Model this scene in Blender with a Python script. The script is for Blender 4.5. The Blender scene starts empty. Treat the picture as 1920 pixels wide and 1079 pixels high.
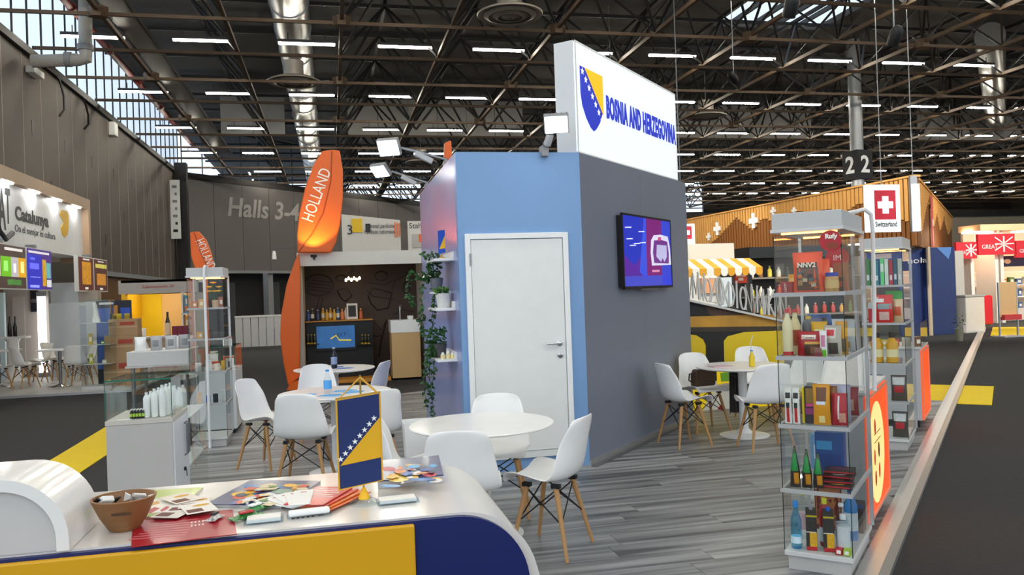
import bpy, bmesh, math, random
from mathutils import Vector, Matrix
random.seed(7)
S = bpy.context.scene
C = S.collection
# ---------------------------------------------------------------- camera
EYE = Vector((0, 0, 1.5)); FOC = 1510.0; YAW, PITCH, ROLL = .2202, .005, .0347
fw = Vector((math.sin(YAW)*math.cos(PITCH), math.cos(YAW)*math.cos(PITCH), math.sin(PITCH)))
r0 = Vector((math.cos(YAW), -math.sin(YAW), 0)); u0 = r0.cross(fw)
rt = r0*math.cos(ROLL)-u0*math.sin(ROLL); up = u0*math.cos(ROLL)+r0*math.sin(ROLL)
cd = bpy.data.cameras.new('camera'); cam = bpy.data.objects.new('camera', cd); C.objects.link(cam)
M3 = Matrix((rt, up, -fw)).transposed(); cam.matrix_world = Matrix.Translation(EYE) @ M3.to_4x4()
cd.sensor_width = 36; cd.lens = FOC/1920*36; cd.clip_end = 400; cd.clip_start = .05
S.camera = cam
# ---------------------------------------------------------------- daylight outside the hall
W = bpy.data.worlds.new('daylight'); S.world = W; W.use_nodes = True
bg = W.node_tree.nodes['Background']; bg.inputs[0].default_value = (.86, .93, 1, 1); bg.inputs[1].default_value = 1.3
S.view_settings.view_transform = 'Standard'; S.view_settings.look = 'None'
S.view_settings.exposure = 0.22; S.view_settings.gamma = 1; S.view_settings.use_curve_mapping = False
LAMP_E = 58       # brightness of the ceiling battens
# ---------------------------------------------------------------- helpers
def ray(x, y): return fw + rt*((x-960)/FOC) - up*((y-539.5)/FOC)
def at(x, y, Y): d = ray(x, y); return EYE + d*(Y/d.y)           # the point of the plane Y that shows there
def atX(x, y, X): d = ray(x, y); return EYE + d*(X/d.x)
def gr(x, y, z=0): d = ray(x, y); return EYE + d*((z-1.5)/d.z)
def lin(h):
    h = h.lstrip('#'); o = []
    for i in (0, 2, 4):
        c = int(h[i:i+2], 16)/255; o.append(c/12.92 if c <= .04045 else ((c+.055)/1.055)**2.4)
    return o
MATS = {}
def mat(hexc, rough=.5, metal=0, var=.05, scale=6, bump=0, emit=0, coat=0, stretch=None, trans=0):
    key = (hexc, rough, metal, var, scale, bump, emit, coat, stretch, trans)
    if key in MATS: return MATS[key]
    m = bpy.data.materials.new('paint_'+hexc.lstrip('#')); m.use_nodes = True; MATS[key] = m
    nt = m.node_tree; N = nt.nodes; b = N['Principled BSDF']; L = nt.links
    c = lin(hexc)
    tc = N.new('ShaderNodeTexCoord'); no = N.new('ShaderNodeTexNoise'); no.inputs['Scale'].default_value = scale; no.inputs['Detail'].default_value = 4
    src = tc.outputs['Object']
    if stretch:
        mp = N.new('ShaderNodeMapping'); mp.inputs['Scale'].default_value = stretch; L.new(src, mp.inputs[0]); src = mp.outputs[0]
    L.new(src, no.inputs['Vector'])
    mx = N.new('ShaderNodeMix'); mx.data_type = 'RGBA'
    mx.inputs['A'].default_value = [x*(1-var) for x in c]+[1]; mx.inputs['B'].default_value = [min(1, x*(1+var)) for x in c]+[1]
    L.new(no.outputs['Fac'], mx.inputs['Factor']); L.new(mx.outputs['Result'], b.inputs['Base Color'])
    b.inputs['Roughness'].default_value = rough; b.inputs['Metallic'].default_value = metal
    if coat: b.inputs['Coat Weight'].default_value = coat; b.inputs['Coat Roughness'].default_value = .08
    if bump:
        bn = N.new('ShaderNodeBump'); bn.inputs['Strength'].default_value = bump; bn.inputs['Distance'].default_value = .01
        L.new(no.outputs['Fac'], bn.inputs['Height']); L.new(bn.outputs[0], b.inputs['Normal'])
    if emit:
        L.new(mx.outputs['Result'], b.inputs['Emission Color']); b.inputs['Emission Strength'].default_value = emit
    if trans: b.inputs['Transmission Weight'].default_value = trans; b.inputs['IOR'].default_value = 1.35
    return m
def glassmat(name, tint, refl=.9):
    m = bpy.data.materials.new(name); m.use_nodes = True; nt = m.node_tree; N = nt.nodes; L = nt.links
    N.remove(N['Principled BSDF']); out = N['Material Output']
    tr = N.new('ShaderNodeBsdfTransparent'); tr.inputs[0].default_value = (*tint, 1)
    gl = N.new('ShaderNodeBsdfGlossy'); gl.inputs['Roughness'].default_value = .02; gl.inputs[0].default_value = (refl, refl, refl, 1)
    fr = N.new('ShaderNodeFresnel'); fr.inputs[0].default_value = 1.38; ge_ = N.new('ShaderNodeNewGeometry'); mu = N.new('ShaderNodeMath'); mu.operation = 'SUBTRACT'; mu.use_clamp = True
    L.new(fr.outputs[0], mu.inputs[0]); L.new(ge_.outputs['Backfacing'], mu.inputs[1])      # one mirror surface per pane
    mx = N.new('ShaderNodeMixShader'); L.new(mu.outputs[0], mx.inputs[0]); L.new(tr.outputs[0], mx.inputs[1]); L.new(gl.outputs[0], mx.inputs[2])
    L.new(mx.outputs[0], out.inputs[0]); return m
GLASS = glassmat('clear_glass', (.97, .985, .98)); WINGLASS = glassmat('window_glass', (.9, .95, 1)); PET = glassmat('clear_plastic', (.9, .94, .96))
PETB = glassmat('blue_plastic', (.45, .78, .95))
class MB:
    def __init__(s): s.v = []; s.f = []
    def add(s, v, f): n = len(s.v); s.v += [tuple(p) for p in v]; s.f += [tuple(i+n for i in q) for q in f]; return s
    def box(s, x0, x1, y0, y1, z0, z1):
        return s.add([(x, y, z) for z in (z0, z1) for y in (y0, y1) for x in (x0, x1)], [(0, 2, 3, 1), (4, 5, 7, 6), (0, 1, 5, 4), (2, 6, 7, 3), (0, 4, 6, 2), (1, 3, 7, 5)])
    def bar(s, a, b, w, h=None, upv=(0, 0, 1)):           # square bar from a to b
        h = h or w; a = Vector(a); b = Vector(b); d = (b-a).normalized(); u = Vector(upv)
        if abs(d.dot(u)) > .98: u = Vector((0, 1, 0))
        x = d.cross(u).normalized(); y = x.cross(d)
        P = [p+x*i*w/2+y*j*h/2 for p in (a, b) for i, j in ((-1, -1), (1, -1), (1, 1), (-1, 1))]
        return s.add(P, [(3, 2, 1, 0), (4, 5, 6, 7), (0, 1, 5, 4), (1, 2, 6, 5), (2, 3, 7, 6), (3, 0, 4, 7)])
    def tube(s, pts, r, n=8, r2=None):
        pts = [Vector(p) for p in pts]; m = len(pts); rings = []; u = None
        for i, p in enumerate(pts):
            d = (pts[min(i+1, m-1)]-pts[max(i-1, 0)]).normalized()
            if u is None: u = d.orthogonal().normalized()
            u = (u-d*u.dot(d)).normalized(); w = d.cross(u); q = r if r2 is None else r+(r2-r)*i/(m-1)
            rings.append([p+(u*math.cos(2*math.pi*k/n)+w*math.sin(2*math.pi*k/n))*q for k in range(n)])
        f = [(i*n+k, i*n+(k+1) % n, (i+1)*n+(k+1) % n, (i+1)*n+k) for i in range(m-1) for k in range(n)]
        return s.add([p for q in rings for p in q], f+[tuple(range(n))[::-1], tuple((m-1)*n+k for k in range(n))])
    def lathe(s, prof, n=20, c=(0, 0, 0)):
        m = len(prof); V = [(c[0]+r*math.cos(2*math.pi*k/n), c[1]+r*math.sin(2*math.pi*k/n), c[2]+z) for r, z in prof for k in range(n)]
        f = [(i*n+k, i*n+(k+1) % n, (i+1)*n+(k+1) % n, (i+1)*n+k) for i in range(m-1) for k in range(n)]
        return s.add(V, f+[tuple(range(n))[::-1], tuple((m-1)*n+k for k in range(n))])
    def prism(s, poly, a, b, ax='y'):                     # outline (p, q) extruded from a to b along ax
        g = {'y': lambda p, q, t: (p, t, q), 'x': lambda p, q, t: (t, p, q), 'z': lambda p, q, t: (p, q, t)}[ax]; n = len(poly)
        return s.add([g(*p, a) for p in poly]+[g(*p, b) for p in poly], [tuple(range(n)), tuple(range(2*n-1, n-1, -1))]+[(i, n+i, n+(i+1) % n, (i+1) % n) for i in range(n)])
    def mesh(s, name, m, smooth=False):
        me = bpy.data.meshes.new(name); me.from_pydata(s.v, [], s.f)
        bm = bmesh.new(); bm.from_mesh(me); bmesh.ops.recalc_face_normals(bm, faces=bm.faces); bm.to_mesh(me); bm.free()
        me.materials.append(m)
        if smooth:
            me.polygons.foreach_set('use_smooth', [True]*len(me.polygons)); me.set_sharp_from_angle(angle=.7)
        return me
    def build(s, name, m, parent=None, smooth=False, bevel=0, label=None, kind=None):
        return obj(name, s.mesh(name, m, smooth), parent, bevel, label, kind)
def obj(name, me, parent=None, bevel=0, label=None, kind=None):
    o = bpy.data.objects.new(name, me); C.objects.link(o); o.parent = parent
    if bevel:
        b = o.modifiers.new('bevel', 'BEVEL'); b.width = bevel; b.segments = 2; b.limit_method = 'ANGLE'
    if label: o['label'] = label
    if kind: o['kind'] = kind
    return o
def tag(o, label, cat, group=None, kind=None):
    o['label'] = label
    if cat: o['category'] = cat
    if group: o['group'] = group
    if kind: o['kind'] = kind
    return o
def thing(name, label, cat, loc=(0, 0, 0), rz=0, group=None, kind=None):
    o = bpy.data.objects.new(name, None); C.objects.link(o); o.location = loc; o.rotation_euler = (0, 0, rz); o.empty_display_size = .1
    return tag(o, label, cat, group, kind)
def struct(name, parent=None): o = thing(name, name.replace('_', ' '), None, kind='structure'); del o['label']; return o
def dup(root, loc, rz=0, label=None, group=None):
    r = root.copy(); C.objects.link(r); r.location = loc; r.rotation_euler = (0, 0, rz)
    if label: r['label'] = label
    if group: r['group'] = group
    for ch in list(root.children):
        c = ch.copy(); C.objects.link(c); c.parent = r
        for g in list(ch.children): d = g.copy(); C.objects.link(d); d.parent = c
    return r
def text(s, m, parent, loc, h, rz=0, width=None, bold=0, rx=math.pi/2, ry=0, name='lettering', align='CENTER', d=.002, cond=1, label=None, slant=0, space=1):
    cu = bpy.data.curves.new('t', 'FONT'); cu.body = s; cu.size = h/.7; cu.extrude = d; cu.offset = bold; cu.align_x = align; cu.align_y = 'CENTER'; cu.resolution_u = 3; cu.shear = slant; cu.space_character = space
    o = bpy.data.objects.new('t', cu); C.objects.link(o)
    me = bpy.data.meshes.new_from_object(o.evaluated_get(bpy.context.evaluated_depsgraph_get())); bpy.data.objects.remove(o)
    if width and len(me.vertices):
        xs = [v.co.x for v in me.vertices]; k = width/max(1e-6, max(xs)-min(xs)); me.transform(Matrix.Diagonal((k, 1, 1, 1)))
    me.transform(Matrix.Translation(loc) @ Matrix.Rotation(rz, 4, 'Z') @ Matrix.Rotation(rx, 4, 'X') @ Matrix.Rotation(ry, 4, 'Z'))
    me.materials.clear(); me.materials.append(m); me.name = name
    return obj(name, me, parent, label=label)
def arc(cx, cy, r, a0, a1, n=8, ry=None): return [(cx+r*math.cos(math.radians(a0+(a1-a0)*i/n)), cy+(ry or r)*math.sin(math.radians(a0+(a1-a0)*i/n))) for i in range(n+1)]
def star(cx, cy, r, rot=90): return [(cx+(r if k % 2 == 0 else r*.4)*math.cos(math.radians(rot+36*k)), cy+(r if k % 2 == 0 else r*.4)*math.sin(math.radians(rot+36*k))) for k in range(10)]
E1 = Vector((.697, .717, 0)); E2 = Vector((.717, -.697, 0)); DIAG = -math.radians(44.2)     # along the aisle edge, across it
def st(s, t, z=0): return E1*s+E2*t+Vector((0, 0, z))
white = mat('f2f3f2', .35); satin = mat('e4e5e3', .45); cool = mat('cfd6dc', .5); lgrey = mat('b9babb', .5); mgrey = mat('8b8d90', .5); dark = mat('17171a', .6); black = mat('0c0c0e', .45)
alu = mat('c9cacb', .32, .85); chrome = mat('d6d7d8', .18, 1); steel = mat('8f9296', .35, .8); wood = mat('b78a58', .5, 0, .14, 9, .05, stretch=(1, 1, .2)); plastic = mat('f6f6f5', .28, coat=.15)
yellow = mat('f2b90c', .45); navy = mat('0b1c5c', .4); blueflag = mat('123a8c', .6); orange = mat('ee6a10', .42); red = mat('c8202c', .45); glow = mat('ffffff', .5, emit=2.2)
# ---------------------------------------------------------------- floors
def hit(x, y, P, n):
    d = ray(x, y); P = Vector(P); n = Vector(n); return EYE + d*((P-EYE).dot(n)/d.dot(n))
def rowbump(m, axis, per, dist, dark=.5):
    # parallel ribs (corrugated sheet) as relief of a metal sheet
    nt = m.node_tree; N = nt.nodes; L = nt.links; w = N.new('ShaderNodeTexWave'); w.bands_direction = axis; w.inputs['Scale'].default_value = 1/per
    L.new(N['Texture Coordinate'].outputs['Object'], w.inputs['Vector']); b = N.new('ShaderNodeBump'); b.inputs['Distance'].default_value = dist; b.inputs['Strength'].default_value = 1
    L.new(w.outputs['Fac'], b.inputs['Height']); L.new(b.outputs[0], N['Principled BSDF'].inputs['Normal'])
carpet = mat('2d2d2f', .95, 0, .22, 40, .4)
fl = MB().box(-30, 80, -12, 75, -.14, -.04).build('floor', carpet); tag(fl, 'dark grey exhibition carpet of the aisles', None, kind='structure')
P1 = st(11, -.7); poly = [(-1.5, P1.y+(-1.5-P1.x)*(.717/.697)), (P1.x, P1.y), (2.2, 13.1), (-1.16, 11.19), (-1.5, 11)]
pf = MB().prism(poly, -.04, -.004, 'z').build('floor_stand', mat('4b4c4e', .7)); tag(pf, 'raised stand floor of grey wood planks', None, kind='structure')
def plankmat():
    m = mat('8d8e90', .42); m = m.copy(); m.name = 'grey_wood_plank'; nt = m.node_tree; N = nt.nodes; L = nt.links
    for n in list(N):
        if n.type in ('MIX', 'TEX_NOISE'): N.remove(n)
    tc = N['Texture Coordinate']; oi = N.new('ShaderNodeObjectInfo'); ad = N.new('ShaderNodeVectorMath'); ad.operation = 'MULTIPLY_ADD'
    sc = N.new('ShaderNodeMapping'); sc.inputs['Scale'].default_value = (.6, 11, 1)
    cb = N.new('ShaderNodeCombineXYZ'); L.new(oi.outputs['Random'], cb.inputs[0]); L.new(oi.outputs['Random'], cb.inputs[1])
    ad.inputs[1].default_value = (37, 53, 1); L.new(cb.outputs[0], ad.inputs[0]); L.new(tc.outputs['Object'], ad.inputs[2]); L.new(ad.outputs[0], sc.inputs[0])
    n1 = N.new('ShaderNodeTexNoise'); n1.inputs['Scale'].default_value = 1.1; n1.inputs['Detail'].default_value = 6; n1.inputs['Distortion'].default_value = .4; L.new(sc.outputs[0], n1.inputs['Vector'])
    rp = N.new('ShaderNodeValToRGB'); e = rp.color_ramp.elements; e[0].position = .34; e[0].color = (*lin('4a4b4d'), 1); e[1].position = .68; e[1].color = (*lin('a6a8aa'), 1)
    L.new(n1.outputs['Fac'], rp.inputs[0]); hs = N.new('ShaderNodeHueSaturation'); mr = N.new('ShaderNodeMapRange'); mr.inputs['To Min'].default_value = .8; mr.inputs['To Max'].default_value = 1.15
    L.new(oi.outputs['Random'], mr.inputs[0]); L.new(mr.outputs[0], hs.inputs['Value']); L.new(rp.outputs[0], hs.inputs['Color']); L.new(hs.outputs[0], N['Principled BSDF'].inputs['Base Color'])
    return m
PLK = plankmat()
def clip(sub, con):
    out = sub
    for i in range(len(con)):
        (ax, ay), (bx, by) = con[i], con[(i+1) % len(con)]; inp = out; out = []
        side = lambda p: (bx-ax)*(p[1]-ay)-(by-ay)*(p[0]-ax)
        for j in range(len(inp)):
            p, q = inp[j], inp[(j+1) % len(inp)]; sp, sq = side(p), side(q)
            if sp >= 0: out.append(p)
            if (sp >= 0) != (sq >= 0): t = sp/(sp-sq); out.append((p[0]+t*(q[0]-p[0]), p[1]+t*(q[1]-p[1])))
        if not out: return []
    return out
def area(p): return abs(sum(p[i][0]*p[(i+1) % len(p)][1]-p[(i+1) % len(p)][0]*p[i][1] for i in range(len(p))))/2
row = 0; y = 2.4
while y < 13.1:
    x = -1.5-random.random()*1.3
    while x < 8.4:
        q = clip([(x+.0015, y+.0015), (x+1.3485, y+.0015), (x+1.3485, y+.2045), (x+.0015, y+.2045)], poly)
        if len(q) > 2 and area(q) > .004:
            MB().prism(q, -.0035, random.uniform(-.0006, .0006), 'z').build('plank', PLK, pf)
        x += 1.35
    y += .206
rail = MB().prism([(-.7, -.04), (-.56, -.04), (-.56, -.012), (-.6, .012), (-.66, .016), (-.7, .016)], -1.2, 27, 'y').build('trim_1', alu); rail.rotation_euler[2] = DIAG
tag(rail, 'aluminium edge rail of the stand floor along the aisle', None, kind='structure')
ymark = mat('f0cf10', .8)
for i, q in enumerate(([(-4.6, 14.6), (-2.2, 7.0), (-1.75, 7.3), (-1.9, 9.4), (-3.9, 15.2)], [tuple(st(11.05, -.9))[:2], tuple(st(11.05, -.2))[:2], tuple(st(12.9, -.2))[:2], tuple(st(12.9, -3.2))[:2], tuple(st(11.05, -3.2))[:2]], [tuple(st(23.5, -.4))[:2], tuple(st(23.5, 3.4))[:2], tuple(st(27.5, 3.4))[:2], tuple(st(27.5, -.4))[:2]])):
    if i == 0: q = [tuple(gr(*p, -.03))[:2] for p in ((62, 882), (128, 900), (240, 826), (240, 775))]
    o = MB().prism(q, -.04, -.034, 'z').build('floor_marking', ymark)
    tag(o, ['yellow floor strip left of the white showcase cabinet', 'yellow floor patch past the end of the grey plank floor', 'yellow floor patch in front of the red and white stands'][i], 'floor marking')
# ---------------------------------------------------------------- hall walls
panelm = mat('5d534c', .6, .15, .06, 1.5); trimd = mat('2b2826', .6)
wl = MB().box(-7.3, -7.06, 8, 42, 2.45, 7.62).build('wall_left', mat('8d8077', .6)); tag(wl, 'panelled brown hall wall on the left', None, kind='structure')
MB().box(-7.3, -6.9, 8, 42.2, 7.62, 7.8).build('sill', trimd, wl)
MB().box(-7.06, -6.97, 8, 42, 2.45, 2.6).build('strip', mgrey, wl)
pm = MB().box(0, .06, .018, 1.232, 2.6, 7.6).mesh('panel', panelm); sm = MB().box(.05, .066, -.06, .06, -.18, .18).mesh('slot', black)
jm = MB().box(.0, .065, -.016, .016, 2.6, 7.6).mesh('joint_strip', mat('a3968a', .6))
for i in range(27):
    o = obj('joint_strip', jm, wl); o.location = (-7.06, 8.6+1.25*i, 0)
    o = obj('panel', pm, wl); o.location = (-7.06, 8.6+1.25*i, 0)
    for k, z in enumerate((3.6+.5*(i % 3), 5.9)):
        if (i+k) % 2: o2 = obj('slot', sm, o); o2.location = (0, .62, z)
low = MB().box(-7.3, -7.1, 8, 42, -.04, 2.45).build('wall_left_lower', mat('6d4a26', .6, 0, .15, 5, stretch=(1, 6, .3))); tag(low, 'orange brown timber strip below the panelled hall wall', None, kind='structure')
# back wall at an angle
BW = (-7, 42, 0); bwz = math.atan2(.717, .697); bn = (math.sin(bwz), -math.cos(bwz), 0)
wb = struct('wall_back'); wb.location = BW; wb.rotation_euler[2] = bwz
MB().box(0, 32, 0, .25, 3.1, 7.62).build('slab', trimd, wb); MB().box(0, 32, -.05, .3, 7.62, 7.85).build('sill', trimd, wb); MB().box(0, 32, -.06, .1, 2.95, 3.1).build('strip', mgrey, wb)
pm = MB().box(.012, 1.788, -.05, 0, 3.1, 7.6).mesh('panel', mat('6e6a67', .6, .15, .05, 1.5))
for i in range(17): o = obj('panel', pm, wb); o.location.x = 1.8*i
MB().box(0, 32, 1.2, 1.4, -.04, 3.1).build('recess', mat('2c2b2c', .7), wb)
for i in range(6):
    MB().box(2.2+3.1*i, 2.55+3.1*i, .1, .5, -.04, 3).build('door_jamb', mgrey if i % 2 else trimd, wb)
    MB().box(2.75+3.1*i, 3.9+3.1*i, 1.1, 1.2, -.04, 2.5).build('door_leaf', mat('54565a', .4, .3), wb)
lx = lambda p: ((p-Vector(BW)).dot(Vector((math.cos(bwz), math.sin(bwz), 0))), p.z)
a = lx(hit(424, 393, BW, bn)); b = lx(hit(612, 402, BW, bn))
text('Halls 3-4-5-6', mat('a9a6a2', .6), wb, ((a[0]+b[0])/2, -.07, (a[1]+b[1])/2), .95, width=b[0]-a[0], bold=.03, slant=.15)
# far end of the hall
fw2 = MB().box(15, 75, 63, 63.3, -.04, 7.6).build('wall_far', mat('57504a', .7)); tag(fw2, 'far wall of the hall', None, kind='structure')
MB().box(31, 75, 63, 63.3, 7.6, 10.4).build('upper_panel', mat('3a3735', .7), fw2)
fr = MB().box(62, 62.3, 12, 63, -.04, 10.4).build('wall_right', mat('6b6157', .7)); tag(fr, 'far right wall of the hall', None, kind='structure')
ribs = mat('c9bda8', .5, .1).copy(); rowbump(ribs, 'X', .12, .05)
cw = MB().box(34, 60, 44, 44.3, 3.4, 5.3).build('wall_corrugated', ribs); tag(cw, 'pale corrugated partition high above the red and white stands', None, kind='structure')
MB().box(34, 60, 43.9, 44.4, 5.3, 5.6).build('coping', dark, cw)
# clerestory glazing
def glazing(name, loc, rz, length, z0, z1, step):
    w = struct(name); w.location = loc; w.rotation_euler[2] = rz
    MB().box(0, length, -.05, .05, z0, z0+.1).box(0, length, -.05, .05, z1-.1, z1).build('window_frame', trimd, w)
    me = MB().box(.02, step-.02, -.006, .006, z0+.1, z1-.1).mesh('pane', WINGLASS); mu = MB().box(-.02, .02, -.02, .02, z0, z1).mesh('mullion', trimd)
    for i in range(int(length/step)):
        o = obj('pane', me, w); o.location.x = i*step; o = obj('mullion', mu, w); o.location.x = i*step
glazing('window_1', (-7.15, 42, 0), -math.pi/2, 32, 7.8, 10.35, 1.0)
glazing('window_2', (-7, 42.1, 0), bwz, 31, 7.85, 10.35, 1.2)
glazing('window_3', (15, 63.2, 0), 0, 16, 7.6, 10.35, 2.0)
# ---------------------------------------------------------------- roof
deck = mat('4d4743', .6, .2).copy(); rowbump(deck, 'Y', .1, .05)
SKY = (12.9, 17.2, 22.4, 25.4); ce = MB().box(-7.3, SKY[0], -3, 64, 10.4, 10.6).build('ceiling', deck); tag(ce, 'dark ribbed roof deck carried by a steel space frame', None, kind='structure')
for q in ((SKY[1], 62.3, -3, 64), (SKY[0], SKY[1], -3, SKY[2]), (SKY[0], SKY[1], SKY[3], 64)): MB().box(*q, 10.4, 10.6).build('deck_sheet', deck, ce)
sk = struct('window_5'); gm = mat('35322f', .6)
for k in range(5): MB().box(SKY[0]+(SKY[1]-SKY[0])*k/5+.04, SKY[0]+(SKY[1]-SKY[0])*(k+1)/5-.04, SKY[2], SKY[3], 10.56, 10.57).build('pane', WINGLASS, sk); MB().box(SKY[0]+(SKY[1]-SKY[0])*k/5-.04, SKY[0]+(SKY[1]-SKY[0])*k/5+.04, SKY[2], SKY[3], 10.45, 10.6).build('mullion', gm, sk)
lit_steel = mat('54412f', .5, .3, .25, 1.2); iron = mat('2b2a2a', .5, .4, .2, 1.2)  # brown light from below is put into the lower chord colour
MX, MY, X0, Y0 = 2.66, 2.72, -4.88, 11.3
nx, ny = 25, 20
for j in range(ny):
    MB().box(-7.1, 61.8, Y0+MY*j-.03, Y0+MY*j+.03, 7.97, 8.05).build('chord', lit_steel, ce)
    MB().box(-7.1, 61.8, Y0+MY*(j+.5)-.04, Y0+MY*(j+.5)+.04, 9.86, 9.96).build('upper_chord', iron, ce)
for i in range(nx):
    MB().box(X0+MX*i-.045, X0+MX*i+.045, 6, 63, 8.05, 8.15).build('chord', lit_steel, ce)
    MB().box(X0+MX*(i+.5)-.05, X0+MX*(i+.5)+.05, 6, 63, 9.96, 10.06).build('upper_chord', iron, ce)
def clear(a, b):                                   # does a roof brace stay clear of ducts, sprinkler main and cable tray?
    for k in range(25):
        p = Vector(a).lerp(Vector(b), k/24)
        if math.hypot(p.x+.85, p.z-9.3) < .6 or math.hypot(p.x+6.03, p.z-8.85) < .2 or (-5.15 < p.x < -4.45 and 8.55 < p.z < 8.8): return False
        q = p-Vector((24, 25, 9.3)); q.z = p.z-9.3; s_ = q.x*.697+q.y*.717
        if -4.5 < s_ < 15.5 and math.hypot(q.x*.717-q.y*.697, q.z) < .55: return False
    return True
me4 = [MB().bar((0, 0, 8.08), (a*MX/2, b*MY/2, 9.92), .055).mesh('brace', iron) for a in (-1, 1) for b in (-1, 1)]
rest = MB()
for i in range(nx):
    for j in range(ny):
        x, y = X0+MX*i, Y0+MY*j
        near = y < 30 and -6 < x < 4+.75*(y-8) and y > 16 and x-1.0*y < -6
        for k, (a, b) in enumerate(((-1, -1), (-1, 1), (1, -1), (1, 1))):
            if not clear((x, y, 8.08), (x+a*MX/2, y+b*MY/2, 9.92)): continue
            if near: o = obj('brace', me4[k], ce); o.location = (x, y, 0)
            else: rest.bar((x, y, 8.08), (x+a*MX/2, y+b*MY/2, 9.92), .055)
rest.build('bracing', iron, ce, kind='stuff')
gus = MB().prism([(-.22, 0), (-.1, -.14), (.1, -.14), (.22, 0), (.1, .14), (-.1, .14)], 7.94, 8.17, 'z').mesh('gusset', lit_steel)
for i in range(0, nx, 2):
    for j in range(3, 9, 2): o = obj('gusset', gus, ce); o.location = (X0+MX*i, Y0+MY*j, 0)
# deep main girders at wider spacing
gd = MB()
for yy in (16.7, 33.1, 49.5):
    for k in range(46):
        p, q = (-6.9+1.5*k, yy, 8.3 if k % 2 else 10.2), (-5.4+1.5*k, yy, 10.2 if k % 2 else 8.3)
        if clear(p, q): gd.bar(p, q, .09)
gd.build('girder_lattice', iron, ce, kind='stuff')
# smoke curtains
cur = mat('8f8d8b', .7, 0, .12, .7)
for x0, x1, yy in ((-4.4, 9.5, 36.2), (14.5, 24, 36.2), (30, 48, 36.2)):
    k = int((x1-x0)/1.33); cm = MB().box(.01, 1.32, -.01, .01, 8.62, 10.35).mesh('curtain_panel', cur)
    r = thing('smoke_curtain', {-4.4: 'pale grey smoke curtain hanging under the roof above the orange leaf', 14.5: 'pale grey smoke curtain under the roof right of the lit country sign', 30: 'pale grey smoke curtain under the roof at far right'}[x0], 'smoke curtain', (x0, yy, 0))
    for i in range(k):
        if x0+i*1.33 < -.3 and x0+(i+1)*1.33 > -1.4: continue      # gap for the air duct
        o = obj('curtain_panel', cm, r); o.location.x = i*1.33; o.rotation_euler[2] = random.uniform(-.02, .02)
# batten lamps
hous = MB().box(-.76, .76, -.07, .07, .03, .11).mesh('housing', mat('3a3a3c', .5)); tubm = MB().box(-.74, .74, -.05, .05, -.012, .03).mesh('diffuser', mat('fff6e4', .5, emit=LAMP_E)); hang = [MB().box(x, x+.02, -.01, .01, .1, .3).mesh('hanger', iron) for x in (-.5, .48)]
cnt = {}
for j in range(-4, 7):
    for k in range(-1, 24):
        x, y = -3.1+2.66*k, 22.45+5.65*j
        if j < 0 and k > 8: continue
        if x-.95*y > 6 and j >= 0: continue
        if j >= 4 and x < -8+.9*(y-42): continue
        NTH = 'first second third fourth fifth sixth seventh eighth ninth tenth eleventh twelfth thirteenth fourteenth fifteenth sixteenth seventeenth eighteenth nineteenth twentieth twenty-first twenty-second twenty-third twenty-fourth twenty-fifth twenty-sixth'.split(); cnt[j] = cnt.get(j, -1)+1
        r = thing('batten_lamp', 'slim white batten lamp, %s visible roof row, %s from left' % (NTH[j], NTH[cnt[j]]) if j >= 0 else 'slim white batten lamp overhead, %s row above the stand, %s from left' % (NTH[-1-j], NTH[cnt[j]]), 'lamp', (x, y, 8.4), 0, 'batten lamps under the roof')
        obj('housing', hous, r); obj('diffuser', tubm, r); [obj('hanger', q, r) for q in hang]
# air duct, its diffusers, pipes
duct = mat('b4b3b0', .28, .9, .15, 2)
d = thing('air_duct', 'wide silver spiral air duct running along under the roof', 'air duct', (-.85, 0, 9.3))
MB().tube([(0, 14+i, 0) for i in range(48)], .5, 24).build('duct_pipe', duct, d, True)
rg = MB().lathe([(.5, 0), (.53, 0), (.53, .06), (.5, .06)], 24).mesh('joint_ring', steel, True)
for i in range(16): o = obj('joint_ring', rg, d); o.location = (0, 15+2.2*i, 0); o.rotation_euler[0] = math.pi/2
for k, (x, y, lb) in enumerate(((-.92, 25.5, 'round silver ceiling diffuser below the silver air duct'), (4.4, 18.85, 'round silver ceiling diffuser at the top centre of the view'), (14.7, 29.4, 'round silver ceiling diffuser right of the lit country sign'), (4.6, 40.5, 'small distant round ceiling diffuser behind the floodlights'))):
    r = thing('ceiling_diffuser', lb, 'diffuser', (x, y, 8.15))
    MB().lathe([(.3, .64), (.3, .12), (.45, .06), (.78, .0), (.8, .03), (.6, .12), (.3, .2)], 28).build('flange', mat('a9a198', .4, .3), r, True)
    if k: MB().tube([(0, 0, .6), (0, 0, 2.25)], .02, 6).build('hanger', steel, r)
    for q, (a, b) in enumerate(((.64, .52), (.42, .3), (.2, .06))): MB().lathe([(a, -.0-.02*q), (b, -.05-.02*q), (b, -.03-.02*q), (a, .02-.02*q)], 28).build('vane', mat('8f877d', .4, .3), r, True)
d2 = thing('air_duct', 'silver air duct crossing the roof at the upper right', 'air duct', (24, 25, 9.3), DIAG); MB().tube([(0, i, 0) for i in range(-4, 16)], .45, 20).build('duct_pipe', duct, d2, True)
p = thing('drain_pipe', 'grey drain pipe bending down to the top of the left hall wall', 'pipe')
a = at(60, 115, 21); b = at(148, 112, 21); c = at(160, 95, 21); e = at(160, -40, 21)
MB().tube([a, b, (b+c)/2+Vector((.08, 0, -.08)), c, e], .15, 14).build('pipe_run', mat('a8a69f', .5), p, True); MB().tube([b-Vector((.3, 0, 0)), b-Vector((.16, 0, 0))], .18, 14).tube([c, c+Vector((0, 0, .14))], .18, 14).build('coupling', mgrey, p, True)
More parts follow.
